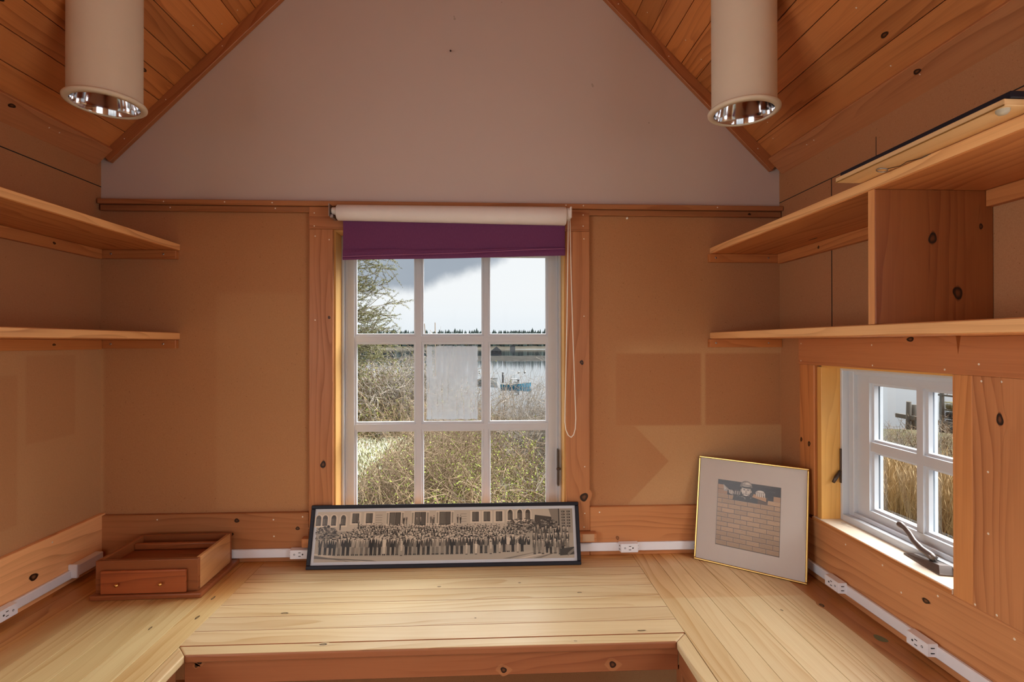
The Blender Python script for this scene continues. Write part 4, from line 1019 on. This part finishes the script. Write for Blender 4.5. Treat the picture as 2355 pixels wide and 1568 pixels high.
# ================================================================== outdoors
class Quick:
    """lean mesh for plants and other many-faced outdoor things"""
    def __init__(s): s.v = []; s.f = []; s.m = []
    def stick(s, pts, r0, r1, mi=0, n=3):
        b = len(s.v); k = len(pts)
        for i, p in enumerate(pts):
            d = (pts[min(i + 1, k - 1)] - pts[max(i - 1, 0)]).normalized(); a = d.orthogonal().normalized(); w = d.cross(a)
            r = r0 + (r1 - r0) * i / (k - 1)
            for j in range(n): s.v.append(p + (a * cos(2 * pi * j / n) + w * sin(2 * pi * j / n)) * r)
        for i in range(k - 1):
            for j in range(n):
                j2 = (j + 1) % n; s.f.append((b + i * n + j, b + i * n + j2, b + (i + 1) * n + j2, b + (i + 1) * n + j)); s.m.append(mi)
    def leaf(s, p, d, l, w, mi=0):
        a = d.cross(V((random.gauss(0, 1), random.gauss(0, 1), random.gauss(0, 1)))).normalized() * w; b = len(s.v)
        s.v += [p, p + d * l * .5 + a, p + d * l, p + d * l * .5 - a]; s.f.append((b, b + 1, b + 2, b + 3)); s.m.append(mi)
    def build(s, name, mats, parent=None, smooth=False):
        off = V(parent['_at']) if parent is not None else V((0, 0, 0))
        me = bpy.data.meshes.new(name); me.from_pydata([v - off for v in s.v], [], s.f)
        for m in mats: me.materials.append(m)
        me.polygons.foreach_set('material_index', s.m)
        if smooth: me.polygons.foreach_set('use_smooth', [True] * len(s.f))
        o = bpy.data.objects.new(name, me); COL.objects.link(o)
        if parent is not None: o.parent = parent; o['_at'] = parent['_at']
        return o
RX_ = random.Random(11)
def rv(a=1.0): return V((RX_.gauss(0, a), RX_.gauss(0, a), RX_.gauss(0, a)))
def walk(p, d, L, n, wob, droop=0.0):
    pts = [p.copy()]; d = d.normalized(); st = L / n
    for i in range(n):
        d = (d + rv(wob) + V((0, 0, -droop))).normalized(); p = p + d * st; pts.append(p.copy())
    return pts
def ground_z(x, y):
    d = sqrt((x * .9) ** 2 + y * y); t = max(0, min(1, (d - 15) / 26)); t = t * t * (3 - 2 * t)
    return -.66 - 8.6 * t + .05 * sin(x * 1.7) * cos(y * 1.3)

TWIG_B = leafy('brown_twigs', (0.1332, 0.0899, 0.0558), (0.2479, 0.1828, 0.1208)); TWIG_G = leafy('grey_twigs', (0.1550, 0.1332, 0.1084), (0.2850, 0.2479, 0.2107)); TWIG_T = leafy('tan_canes', (0.2323, 0.1611, 0.0868), (0.4182, 0.3098, 0.1797))
LEAF_G = leafy('fresh_green_leaf', (0.1146, 0.1488, 0.0248), (0.2323, 0.2572, 0.0620)); LEAF_D = leafy('dark_evergreen_needle', (0.0279, 0.0464, 0.0186), (0.0929, 0.1115, 0.0371)); LEAF_O = leafy('olive_needle', (0.0775, 0.0899, 0.0311), (0.2014, 0.1797, 0.0775))
REED = leafy('golden_reed', (0.2015, 0.1370, 0.0692), (0.4350, 0.3142, 0.1693)); GRASS = leafy('short_grass', (0.1146, 0.1550, 0.0340), (0.3098, 0.3098, 0.0929)); PALEG = leafy('pale_dry_grass', (0.4374, 0.4556, 0.2734), (0.8748, 0.8566, 0.6561)); _x = ('', (0.1360, 0.1445, 0.0765), (0.2890, 0.2805, 0.1870))

# ground, sea and shores
def sheet(name, xs, ys, fz, mat, label, cat, smooth=True):
    q = Quick()
    for y in ys:
        for x in xs: q.v.append(V((x, y, fz(x, y))))
    n = len(xs)
    for j in range(len(ys) - 1):
        for i in range(n - 1): q.f.append((j * n + i, j * n + i + 1, (j + 1) * n + i + 1, (j + 1) * n + i)); q.m.append(0)
    return tag(q.build(name, [mat], smooth=smooth), label, cat, kind='structure')
def earth_mat(name, a, b, sc):
    m, nt = new_mat(name); g = G(nt); pos = g.n('ShaderNodeNewGeometry').outputs['Position']
    f = g.noise(pos, sc, 6, .65); g.out(g.mix(g.smooth(f, .35, .65), a, b), .95, .05, 0, g.bump(f, .5, .05)); return m
sheet('ground', [-30 + i for i in range(0, 76, 1)], [YB + .4 + i * .9 for i in range(0, 52)], ground_z, earth_mat('turf_and_litter', (0.030, 0.025, 0.013), (0.058, 0.052, 0.022), 5), 'sloping scrub ground between the house and the water', 'ground')
mw, nt = new_mat('bay_water'); g = G(nt); pos = g.n('ShaderNodeNewGeometry').outputs['Position']
px, py, pz = g.sep(pos); wv_ = g.noise(g.comb(g.math('MULTIPLY', px, .25), g.math('MULTIPLY', py, .9), 0.0), 1.0, 3)
g.out((.008, .012, .016), .06, .5, 0, g.bump(wv_, .02, .1))
sheet('sea', [-900 + 60 * i for i in range(36)], [-200 + 55 * i for i in range(38)], lambda x, y: -8.4, mw, 'calm pale blue bay water', 'water')
ROCK = earth_mat('weedy_ledge', (.010, .009, .007), (.030, .027, .023), .35)
sheet('shore_ledge', [-60 + 5 * i for i in range(60)], [284 + 4 * i for i in range(38)], lambda x, y: -8.75 + 1.25 * max(0, min((y - 284) / 16, (432 - y) / 60, 1)) * (.55 + .45 * sin(x * .21 + sin(y * .15) * 2) * sin(y * .33 + x * .05)), ROCK, 'low brown rock ledge baring at low tide beyond the boats', 'ledge')
sheet('far_shore', [-1100 + 22 * i for i in range(112)], [838 + 6 * i for i in range(32)], lambda x, y: -8.8 + 5.5 * max(0, min(1, (y - 838) / 60)) + .8 * sin(x * .02), earth_mat('far_beach', (.035, .030, .022), (.055, .048, .036), .08), 'pale beach and bank on the far side of the bay', 'shore')
q = Quick()
for k in range(2200):
    x = RX_.uniform(-900, 900); y = RX_.uniform(885, 985); h = RX_.uniform(23, 31) * (1 if RX_.random() < .9 else 1.15); r = h * RX_.uniform(.16, .26); z = -5; b = len(q.v); n = 6
    for t, rr in ((0, r), (.25, r * .95), (.28, r * .75), (.55, r * .62), (.58, r * .45), (.82, r * .26)):
        for j in range(n): q.v.append(V((x + rr * cos(2 * pi * j / n + k), y + rr * sin(2 * pi * j / n + k), z + h * t)))
    q.v.append(V((x, y, z + h)))
    for L in range(5):
        for j in range(n): q.f.append((b + L * n + j, b + L * n + (j + 1) % n, b + (L + 1) * n + (j + 1) % n, b + (L + 1) * n + j)); q.m.append(0)
    for j in range(n): q.f.append((b + 5 * n + j, b + 5 * n + (j + 1) % n, b + 6 * n)); q.m.append(0)
tag(q.build('spruce_forest', [leafy('hazy_spruce', (0.0154, 0.0243, 0.0230), (0.0283, 0.0386, 0.0346))]), 'dark spruce treeline along the far shore under the sky', 'forest', kind='stuff')

def shed(name, x, y, w, d, h, rh, wall, roof, label, cat):
    t = thing(name, (x, y, -7.6), label, cat); z = -7.6
    m = MB(); m.box(x - w / 2, x + w / 2, y - d / 2, y + d / 2, z - 1.5, z + h); m.build('walls', wall, t)
    m = MB(); m.prism([(x - w / 2 - .4, z + h), (x + w / 2 + .4, z + h), (x, z + h + rh)], -y - d / 2 - .3, -y + d / 2 + .3, M=Matrix(((1, 0, 0, 0), (0, 0, -1, 0), (0, 1, 0, 0), (0, 0, 0, 1)))); m.build('roof', roof, t)
    for k in (-.25, .25):
        m = MB(); m.box(x + k * w - .5, x + k * w + .5, y - d / 2 - .06, y - d / 2 + .02, z + h * .35, z + h * .8); m.build('window', DARKP, t)
HW = plain('pale_clapboard', (.07, .07, .07), .8, .1); HR = plain('grey_shingle', (.02, .02, .022), .9, .1)
shed('cottage', 40, 836, 8, 6, 4, 3.0, HW, HR, 'tiny white cottage on the far beach above the blue boat', 'house')
shed('boat_shed', 8, 480, 9, 8, 2.0, 4.2, HR, plain('pale_roof', (.045, .046, .048), .8, .1), 'grey gabled boat shed at the water behind the rock ledge', 'shed')

# boats
def boat(name, x0, L, y, hullm, deckm, label, bow=1, H=1.0):
    t = thing(name, (x0 + L / 2, y, -8.4), label, 'boat'); n = 14
    def st(u):
        bw = 1.25 * (1 - max(0, (u - .45) / .55) ** 2.2) + .02; sh = (.62 + .10 * (1 - u) + .75 * max(0, u - .25) ** 1.6) * H; return bw, sh
    q = Quick(); m2 = Quick()
    for i in range(n + 1):
        u = i / n; bw, sh = st(u); x = x0 + L * (u if bow > 0 else 1 - u) + (.35 * bow * max(0, u - .8) * 3 if u > .8 else 0)
        for (f, zz) in ((-1, sh), (-.92, sh * .5), (-.75, -.05), (0, -.35), (.75, -.05), (.92, sh * .5), (1, sh)):
            q.v.append(V((x + (bow * .28 * zz * max(0, u - .8) * 3), y + bw * f, -8.4 + zz)))
    for i in range(n):
        for j in range(6): q.f.append((i * 7 + j, i * 7 + j + 1, (i + 1) * 7 + j + 1, (i + 1) * 7 + j)); q.m.append(0)
    q.f.append(tuple(range(7))); q.m.append(0); q.build('hull', [hullm], t)
    for i in range(n + 1):
        a, b = q.v[i * 7] + V((0, .05, -.06)), q.v[i * 7 + 6] + V((0, -.05, -.06)); m2.v += [a, b]
    for i in range(n): m2.f.append((2 * i, 2 * i + 1, 2 * i + 3, 2 * i + 2)); m2.m.append(0)
    m2.build('deck', [deckm], t)
    m = MB()
    for sgn in (0, 6): m.tube([q.v[i * 7 + sgn] for i in range(n + 1)], .06, 6)
    m.build('rub_rail', deckm, t)
    cx = x0 + L * (.50 if bow > 0 else .5); m = MB(); z = -8.4 + .55 * H
    m.box(cx - .1, cx + .95, y - .75, y + .75, z, z + .75, bev=.05); m.box(cx - .95, cx + .55, y - .8, y + .8, z + 1.25, z + 1.36, bev=.03)
    for (a, b) in ((-.9, -.72), (-.9, .72), (.45, -.72), (.45, .72)): m.tube([(cx + a, y + b, z), (cx + a, y + b, z + 1.28)], .04, 6)
    c = m.build('wheelhouse', deckm, t)
    m = MB(); m.box(cx + .5, cx + .9, y - .77, y - .70, z + .76, z + 1.2); m.build('window', DARKP, c)
    m = MB(); m.tube([(cx - .2, y, z + 1.3), (cx - .2, y, z + 3.6)], [.035, .015], 6); m.tube([(cx - .6, y, z + 2.1), (cx + .5, y, z + 2.1)], .02, 5); m.build('mast', deckm, t)
    m = MB(); m.tube([(cx - 1.4, y, z), (cx - 1.0, y, z + 1.1), (cx - .55, y, z + 2.3)], .035, 6); m.tube([(cx - 1.9, y + .2, z - .1), (cx - 1.0, y, z + 1.1)], .03, 6); m.build('boom', DARKP, t)
WB = plain('white_boat_paint', (.16, .163, .16), .4, .3)
boat('lobster_boat', 2.9, 6.6, 118, plain('teal_blue_hull', (.010, .125, .21), .35, .4), WB, 'bright blue lobster boat moored beyond the twigs')
boat('moored_skiff', -2.9, 5.0, 131, WB, plain('dull_deck', (.05, .048, .045), .7, .2), 'white boat half hidden by the window bar beside the blue boat', H=1.1)
t = thing('mooring_post', (3.95, 135, -8.4), 'dark post standing in the water behind the blue boat', 'post'); m = MB(); m.tube([(3.95, 135, -9), (3.95, 135, -6.1)], .26, 10); m.build('pile', plain('wet_dark_pile', (.005, .006, .010), .6), t); m = MB(); m.lathe([(.30, -.12), (.30, .04), (0, .10)], (3.95, 135, -6.1), 12); m.build('cap', DARKP, t)
for k, (x, y) in enumerate(((10.4, 175), (12.6, 176))):
    m = MB(); m.lathe([(0, -.3), (.30, -.15), (.38, .1), (.30, .34), (.08, .42), (.06, .62), (0, .62)], (x, y, -8.35), 14)
    tag(m.build('mooring_buoy', WB), ('white mooring buoy farther left of the pair above the blue boat', 'white mooring buoy farther right of the pair above the blue boat')[k], 'buoy', 'white buoys on the bay')

# shrubs: each a thing with stems and, where in leaf, leaves
def shrub(name, cx, cy, sx, sy, hfun, n, label, stemm, leafm=None, nleaf=0, lean=.35, wob=.17, r=.006, br=5, group=None, leafl=.035, cat='shrub', droop=.02, clip=None):
    t = thing(name, (cx, cy, ground_z(cx, cy)), label, cat, group); q = Quick(); lv = Quick()
    for _ in range(n):
        x = cx + RX_.uniform(-1, 1) * sx; y = cy + RX_.uniform(-1, 1) * sy; z = ground_z(x, y) - .05
        H = max(.15, (hfun(x) - z) * RX_.uniform(.55, 1.05))
        d = V((RX_.gauss(0, lean), RX_.gauss(0, lean * .8), 1)); P = walk(V((x, y, z)), d, H * 1.12, 7, wob, droop)
        if clip:
            ci = next((i for i, p in enumerate(P) if clip(p)), 8)
            if ci < 2: continue
            P = P[:ci] + [P[ci - 1] + rv(.004)] * (8 - ci)
        q.stick(P, r * RX_.uniform(.7, 1.3), r * .3)
        for k in range(br):
            i = RX_.randint(2, 6); bd = (P[i] - P[i - 1]).normalized() * .6 + rv(.7); bl = H * RX_.uniform(.15, .38)
            Q = walk(P[i], bd, bl, 4, wob * 1.6)
            if clip and any(clip(p) for p in Q): continue
            q.stick(Q, r * .5, r * .22)
            for kk in range(2):
                j = RX_.randint(1, 4); q.stick(walk(Q[j], (Q[j] - Q[j - 1]).normalized() * .6 + rv(.6), bl * .5, 2, .2), r * .3, r * .16)
            for kk in range(nleaf):
                p = Q[RX_.randint(1, 4)] + rv(.02); lv.leaf(p, rv().normalized(), leafl * RX_.uniform(.6, 1.3), leafl * .3)
    q.build('stems', [stemm], t)
    if leafm and lv.f: lv.build('leaves', [leafm], t)
    return t
gN = 'thicket shrubs below the centre window'
slope = lambda p: p.z > .50 + (p.x * 6.0 / p.y + 1.07) * 1.05 if p.x < -.5 else False
slope = lambda p: p.x < -.55 and p.z > .46 + (p.x + 1.07) * 1.05
shrub('thicket_shrub', -.85, 6.0, .60, .50, lambda x: .85, 420, 'tangled shrub with a slanting edge against the pale lawn in the lower left pane', TWIG_B, LEAF_G, 3, group=gN, lean=.5, clip=slope, leafl=.022)
shrub('thicket_shrub', .05, 5.4, .55, .55, lambda x: .66, 300, 'leafing green shrub filling the bottom middle pane', TWIG_B, LEAF_G, 8, group=gN, lean=.5, leafl=.024)
shrub('thicket_shrub', .85, 5.3, .50, .55, lambda x: .40, 260, 'greening tangled shrub low in the bottom right pane', TWIG_G, LEAF_G, 5, group=gN, lean=.5, leafl=.022)
shrub('thicket_shrub', -.45, 4.3, .45, .3, lambda x: .28, 170, 'low straw coloured shrub nearest the house just over the left half of the crowd photograph', TWIG_T, LEAF_G, 1, group=gN, lean=.5, leafl=.018, r=.004)
shrub('thicket_shrub', .50, 4.3, .5, .3, lambda x: .30, 190, 'low straw coloured shrub nearest the house just over the right half of the crowd photograph', TWIG_T, LEAF_G, 1, group=gN, lean=.5, leafl=.018, r=.004)
shrub('cane_shrub', .95, 7.6, .75, .6, lambda x: .78 + .10 * x, 380, 'bare grey canes rising in front of the blue boat', TWIG_G, None, 0, lean=.16, wob=.09, r=.006, br=8, group=gN)
shrub('cane_shrub', -.35, 8.2, .8, .6, lambda x: .85, 260, 'brown canes behind the fogged middle pane', TWIG_B, LEAF_G, 1, lean=.25, wob=.12, group=gN, leafl=.02)
gB = 'brush on the bank behind the lawn'
shrub('bank_shrub', -3.3, 14.2, 1.0, .8, lambda x: 1.25, 330, 'brown arching brush behind the pale lawn, far left of the middle row', TWIG_B, LEAF_O, 3, r=.012, lean=.6, wob=.25, group=gB, leafl=.07)
shrub('bank_shrub', -1.95, 13.6, .8, .8, lambda x: 1.45, 330, 'reddish grey tangle of brush left of the fogged pane', TWIG_G, LEAF_O, 1, r=.012, lean=.6, wob=.25, group=gB, leafl=.06)
shrub('bank_shrub', -2.5, 12.9, 1.2, .5, lambda x: .25, 420, 'straw coloured bramble mound below the brown brush', TWIG_T, LEAF_G, 2, r=.010, lean=.7, wob=.28, group=gB, leafl=.05, droop=.10)
shrub('juniper_bush', -1.75, 14.8, .45, .5, lambda x: 1.30, 90, 'dark green juniper standing at the top of the brush', TWIG_B, LEAF_D, 9, r=.010, lean=.35, group=gB, leafl=.05, cat='bush')
# lawn: short turf in the gap and straw at its far edge
def tufts(name, spots, n, h, mat, label, cat):
    q = Quick()
    for _ in range(n):
        x, y = spots(); z = ground_z(x, y)
        q.leaf(V((x, y, z)), V((RX_.gauss(0, .35), RX_.gauss(0, .35), 1)).normalized(), h * RX_.uniform(.5, 1.2), h * .05)
    return tag(q.build(name, [mat]), label, cat, kind='stuff')
tufts('lawn_grass', lambda: (RX_.uniform(-4.6, -1.0), RX_.uniform(7.2, 12.4)), 9000, .10, PALEG, 'pale grass clearing in the lower left pane', 'grass')
tufts('verge_grass', lambda: (RX_.uniform(2.6, 6.4), RX_.uniform(3.2, 7.6)), 11000, .10, GRASS, 'green grass below the golden reeds outside the small window', 'grass')
q = Quick()
for _ in range(11000):
    a = RX_.uniform(.62, .98); d = RX_.uniform(6.9, 9.0); x = d * sin(a); y = d * cos(a); z = ground_z(x, y); h = RX_.uniform(.45, .80)
    P = walk(V((x, y, z)), V((RX_.gauss(0, .16), RX_.gauss(0, .16), 1)), h, 4, .07); q.stick(P, .0035, .0015)
    if RX_.random() < .3: q.leaf(P[2], V((RX_.gauss(0, .5), RX_.gauss(0, .5), .8)).normalized(), .22, .0028)
    if RX_.random() < .4: q.leaf(P[4], V((RX_.gauss(0, .3), RX_.gauss(0, .3), 1)).normalized(), .10, .006)
tag(q.build('reeds', [REED]), 'golden dry reeds outside the small window', 'reeds', kind='stuff')
gR = 'bare brush outside the small window'
shrub('bare_shrub', 7.9, 10.2, .8, .7, lambda x: -.15, 170, 'leafless grey brush above the reeds in the lower left pane of the small window', TWIG_G, None, 0, lean=.3, group=gR, r=.007)
shrub('bare_shrub', 8.6, 9.4, .7, .6, lambda x: .16, 90, 'leafless spreading shrub in front of the leaning wharf post', TWIG_B, None, 0, lean=.5, group=gR, r=.007)
shrub('bare_shrub', 8.4, 8.0, .6, .6, lambda x: -.1, 120, 'dense brown brush below the wharf deck', TWIG_B, LEAF_O, 1, lean=.35, group=gR, r=.007)

# evergreen at the left of the centre window
t = thing('spruce_tree', (-3.0, 8.2, -.7), 'evergreen tree reaching in at the left edge of the centre window', 'tree')
q = Quick(); q.stick(walk(V((-3.0, 8.2, -.8)), V((0, 0, 1)), 7.5, 10, .01), .14, .03, 0, 8); q.build('trunk', [TWIG_B], t)
q = Quick(); lv = Quick()
for k in range(120):
    z = RX_.uniform(1.1, 5.6); a = RX_.uniform(-1.0, .6); L = RX_.uniform(1.15, 1.72) * (1.1 - .05 * z)
    if 1.95 < z < 2.25: L *= .8
    P = walk(V((-3.0, 8.2, z)), V((cos(a), sin(a) * .9, .25)), L, 8, .08, .02); q.stick(P, .016, .003)
    for i in range(2, 9):
        for kk in range(5):
            d = (P[i] - P[i - 1]).normalized(); Q = walk(P[i] + (P[i - 1] - P[i]) * RX_.random(), d * .9 + rv(.55) + V((0, 0, .1)), RX_.uniform(.12, .34), 3, .12); q.stick(Q, .005, .002)
            for pp in Q[1:]:
                for n_ in range(17): lv.leaf(pp + (Q[-1] - Q[0]) * RX_.uniform(-.25, .12) + rv(.004), ((Q[-1] - Q[0]).normalized() + rv(.62)).normalized(), RX_.uniform(.020, .036), .0034)
for (p, d, L) in ((V((-2.6, 8.1, 1.55)), V((1, 0, .62)), 1.28), (V((-2.5, 8.1, 1.6)), V((.7, 0, .9)), .85), (V((-2.5, 8.0, 1.5)), V((.9, 0, .5)), .8)):
    P = walk(p, d, L, 8, .03); q.stick(P, .012, .004)
q.build('branches', [TWIG_G], t); lv.build('needles', [LEAF_O], t)
# two dead stems in the middle pane
for k, (x, h) in enumerate(((-1.02, 1.90), (-.90, 1.93))):
    q = Quick(); P = walk(V((x, 9.2, ground_z(x, 9.2))), V((.01 * (1 - 2 * k), 0, 1)), h - ground_z(x, 9.2), 10, .015); q.stick(P, .014, .007, 0, 5)
    for i in (8, 9): q.stick(walk(P[i], V((.5 * (1 if i == 8 else -1), 0, .8)), .16, 3, .1), .006, .003)
    tag(q.build('dead_stem', [TWIG_B]), ('straight dead stem topping the treeline in the middle pane', 'forked dead stem right of the straight one')[k], 'stem')

# wharf with traps
t = thing('wharf', (22, 20, -8.6), 'old timber wharf on leaning piles outside the small window', 'wharf')
m = MB()
for k in range(34): m.box(19.9, 26, 14.0 + k * .295, 14.28 + k * .295, -2.55, -2.44, 'x', jit(.2))
m.build('deck', W_DOCK, t)
for yy in (15.0, 17.2, 19.4, 21.6, 23.6):
    for xx in (20.0, 23.0):
        m = MB(); dx = RX_.uniform(-.25, .25); m.tube([(xx + dx, yy + RX_.uniform(-.3, .3), -9), (xx, yy, -2.6), (xx - dx * .1, yy, -1.35 if yy > 23 else -2.2)], [.19, .16, .13], 9); m.build('pile', W_DOCK, t)
m = MB(); m.tube([(19.75, 24.15, -9), (19.85, 23.75, -3), (19.7, 23.55, -1.2)], [.17, .14, .10], 9); m.build('pile', W_DOCK, t)
for z in (-1.95, -2.72):
    m = MB(); m.box(19.72, 19.86, 14, 24.4, z - .1, z + .1, 'y', 1.2, bev=.01); m.build('rail_beam', W_DOCK, t)
for yy in (20.6, 22.0):
    m = MB(); m.box(19.85, 19.97, yy - .06, yy + .06, -2.45, -.62, 'z', 1.1); m.build('post', W_DOCK, t)
m = MB(); m.box(19.84, 19.92, 19.6, 22.4, -.78, -.70, 'y', 1.2); m.build('handrail', W_DOCK, t)
m = MB(); m.tube([(19.9, 22.3, -.2), (19.9, 21.9, -.72)], .012, 5); m.tube([(19.9, 21.4, -.2), (19.9, 21.75, -.72)], .012, 5); m.build('rope', DARKP, t)
TG = plain('green_trap_wire', (.012, .022, .02), .5); TY = plain('yellow_trap_wire', (.10, .085, .015), .5)
def trap(y, z, mat, label):
    t = thing('lobster_trap', (20.35, y, z), label, 'trap', 'lobster traps stacked on the wharf')
    x0, x1, y0, y1, z0, z1 = 20.05, 20.65, y - .29, y + .29, z, z + .33
    m = MB()
    def bar(a, b): m.tube([a, b], .008, 4)
    for k in range(7):
        zz = z0 + (z1 - z0) * k / 6; bar((x0, y0, zz), (x0, y1, zz)); bar((x0, y0, zz), (x1, y0, zz)); bar((x0, y1, zz), (x1, y1, zz))
    for k in range(9):
        yy = y0 + (y1 - y0) * k / 8; bar((x0, yy, z0), (x0, yy, z1)); bar((x0, yy, z1), (x1, yy, z1)); bar((x1, yy, z0), (x1, yy, z1))
    m.build('wire_cage', mat, t)
    m = MB(); m.box(x0 + .12, x1 - .08, y - .12, y + .14, z0 + .04, z1 - .08, bev=.04); m.build('bait_bag', plain('bait_netting', (.05, .05, .04), .9), t)
for k in range(4):
    trap(22.00, -2.435 + .345 * k, TY if k == 3 else TG, ('green wire trap lowest in the stack at the wharf edge', 'green wire trap second from the deck in the outer stack', 'green wire trap just under the yellow one', 'yellow wire trap topping the outer stack')[k])
for k in range(4):
    trap(21.40, -2.435 + .345 * k, TY if k == 3 else TG, ('green wire trap lowest in the inner stack, cut by the casing', 'green wire trap second from the deck in the inner stack', 'green wire trap third from the deck in the inner stack', 'yellow wire trap topping the inner stack by the casing')[k])

# ================================================================== daylight
wd = bpy.data.worlds.new('overcast_sky'); SC.world = wd; wd.use_nodes = True; nt = wd.node_tree; nt.nodes.clear(); g = G(nt)
dv = g.n('ShaderNodeTexCoord').outputs['Generated']; x, y, z = g.sep(dv)
ln = g.math('SQRT', g.math('ADD', g.math('ADD', g.math('MULTIPLY', x, x), g.math('MULTIPLY', y, y)), 1e-5))
el = g.math('DIVIDE', z, ln); cxn = g.math('DIVIDE', x, ln); cyn = g.math('DIVIDE', y, ln)
low = g.mix(g.smooth(el, 0, .10), (.86, .91, .96), (.97, .985, 1.0))
n1 = g.noise(dv, 9, 5, .6); n2 = g.noise(dv, 3.2, 4, .55)
bank = g.math('ADD', g.math('ADD', .088, g.math('MULTIPLY', g.math('MAXIMUM', g.math('ADD', cxn, .15), 0), .34)), g.math('MULTIPLY', g.math('SUBTRACT', n1, .5), .05))
cm = g.smooth(g.math('SUBTRACT', el, bank), -.006, .022)
cloud = g.mix(n2, (.30, .345, .41), (.50, .55, .62))
sky = g.mix(cm, low, cloud)
FRONT, RIGHT, REAR = 8.0, 20.0, 1.0
hi = g.math('MULTIPLY', g.smooth(el, .33, .50), g.smooth(el, 3.5, 1.2))
fm = g.math('MULTIPLY', hi, g.smooth(cyn, .25, .62)); rm = g.math('MULTIPLY', hi, g.smooth(cxn, .45, .75))
bm_ = g.math('MULTIPLY', g.smooth(el, -.02, .05), g.smooth(cyn, -.25, -.55))
st = g.math('ADD', g.math('MULTIPLY', fm, FRONT), g.math('MULTIPLY', rm, RIGHT)); st = g.math('ADD', st, g.math('MULTIPLY', bm_, REAR))
br = g.mix(1.0, (.95, .98, 1.0), st, 'MULTIPLY')
cmb = g.n('ShaderNodeCombineColor'); 
for i in range(3): nt.links.new(st, cmb.inputs[i])
tot = g.n('ShaderNodeMix', data_type='RGBA', blend_type='ADD'); tot.inputs[0].default_value = 1
tint = g.mix(1.0, cmb.outputs[0], (1.0, .985, .96), 'MULTIPLY')
nt.links.new(sky, tot.inputs[6]); nt.links.new(tint, tot.inputs[7])
bg = g.n('ShaderNodeBackground'); nt.links.new(tot.outputs[2], bg.inputs[0]); bg.inputs[1].default_value = 1.0
wo = g.n('ShaderNodeOutputWorld'); nt.links.new(bg.outputs[0], wo.inputs[0])
wd.cycles.sampling_method = 'MANUAL'; wd.cycles.sample_map_resolution = 1024
def portal(name, loc, rot, sx, sy):
    l = bpy.data.lights.new(name, 'AREA'); l.shape = 'RECTANGLE'; l.size = sx; l.size_y = sy; l.cycles.is_portal = True
    o = bpy.data.objects.new(name, l); COL.objects.link(o); o.location = loc; o.rotation_euler = rot; return o
portal('daylight_portal_back', (-.14, YB + .17, 1.40), (radians(-90), 0, 0), .90, 1.2)
portal('daylight_portal_right', (XR + .17, 1.487, 1.215), (0, radians(90), 0), .56, .56)
la = bpy.data.lights.new('rear_window_daylight', 'AREA'); la.shape = 'RECTANGLE'; la.size = 1.95; la.size_y = 1.75; la.energy = 3; la.color = (1.0, .95, .88)
lo = bpy.data.objects.new('rear_window_daylight', la); COL.objects.link(lo); lo.location = (-.1, YF - .13, 1.15); lo.rotation_euler = (radians(90), 0, 0)

for nm, x, ry, pw in (('left_window_daylight', XL - .12, -90, 26), ('right_window_daylight', XR + .12, 90, 17)):
    la = bpy.data.lights.new(nm, 'AREA'); la.shape = 'RECTANGLE'; la.size = .95; la.size_y = 1.1; la.energy = pw; la.color = (.98, .98, 1.0)
    lo = bpy.data.objects.new(nm, la); COL.objects.link(lo); lo.location = (x, -.08, 1.45); lo.rotation_euler = (0, radians(ry), 0)


# ================================================================== camera
cam = bpy.data.cameras.new('camera'); co = bpy.data.objects.new('camera', cam); COL.objects.link(co)
cam.sensor_width = 36; cam.sensor_fit = 'HORIZONTAL'; cam.lens = 1200 / 2355 * 36; cam.clip_start = .02; cam.clip_end = 5000
yaw, pit, rol = .0467, .0039, -.0010
fwd = V((sin(yaw) * cos(pit), cos(yaw) * cos(pit), sin(pit))); rgt = V((cos(yaw), -sin(yaw), 0)); up = rgt.cross(fwd)
r2 = rgt * cos(rol) + up * sin(rol); u2 = up * cos(rol) - rgt * sin(rol)
co.matrix_world = Matrix(((r2.x, u2.x, -fwd.x, 0), (r2.y, u2.y, -fwd.y, 0), (r2.z, u2.z, -fwd.z, EYE), (0, 0, 0, 1)))
SC.camera = co
for ob in bpy.data.objects:
    for k in ('_at', '_turned'):
        if k in ob: del ob[k]
SC.view_settings.view_transform = 'Standard'; SC.view_settings.look = 'None'; SC.view_settings.gamma = 1.0
SC.view_settings.use_curve_mapping = False; SC.view_settings.exposure = 0.0
SC.cycles.use_denoising = True; SC.cycles.max_bounces = 8; SC.cycles.diffuse_bounces = 5; SC.cycles.use_adaptive_sampling = True; SC.cycles.adaptive_threshold = .025; SC.cycles.transparent_max_bounces = 16
SC.cycles.sample_clamp_indirect = 8.0; SC.cycles.caustics_reflective = False; SC.cycles.caustics_refractive = False
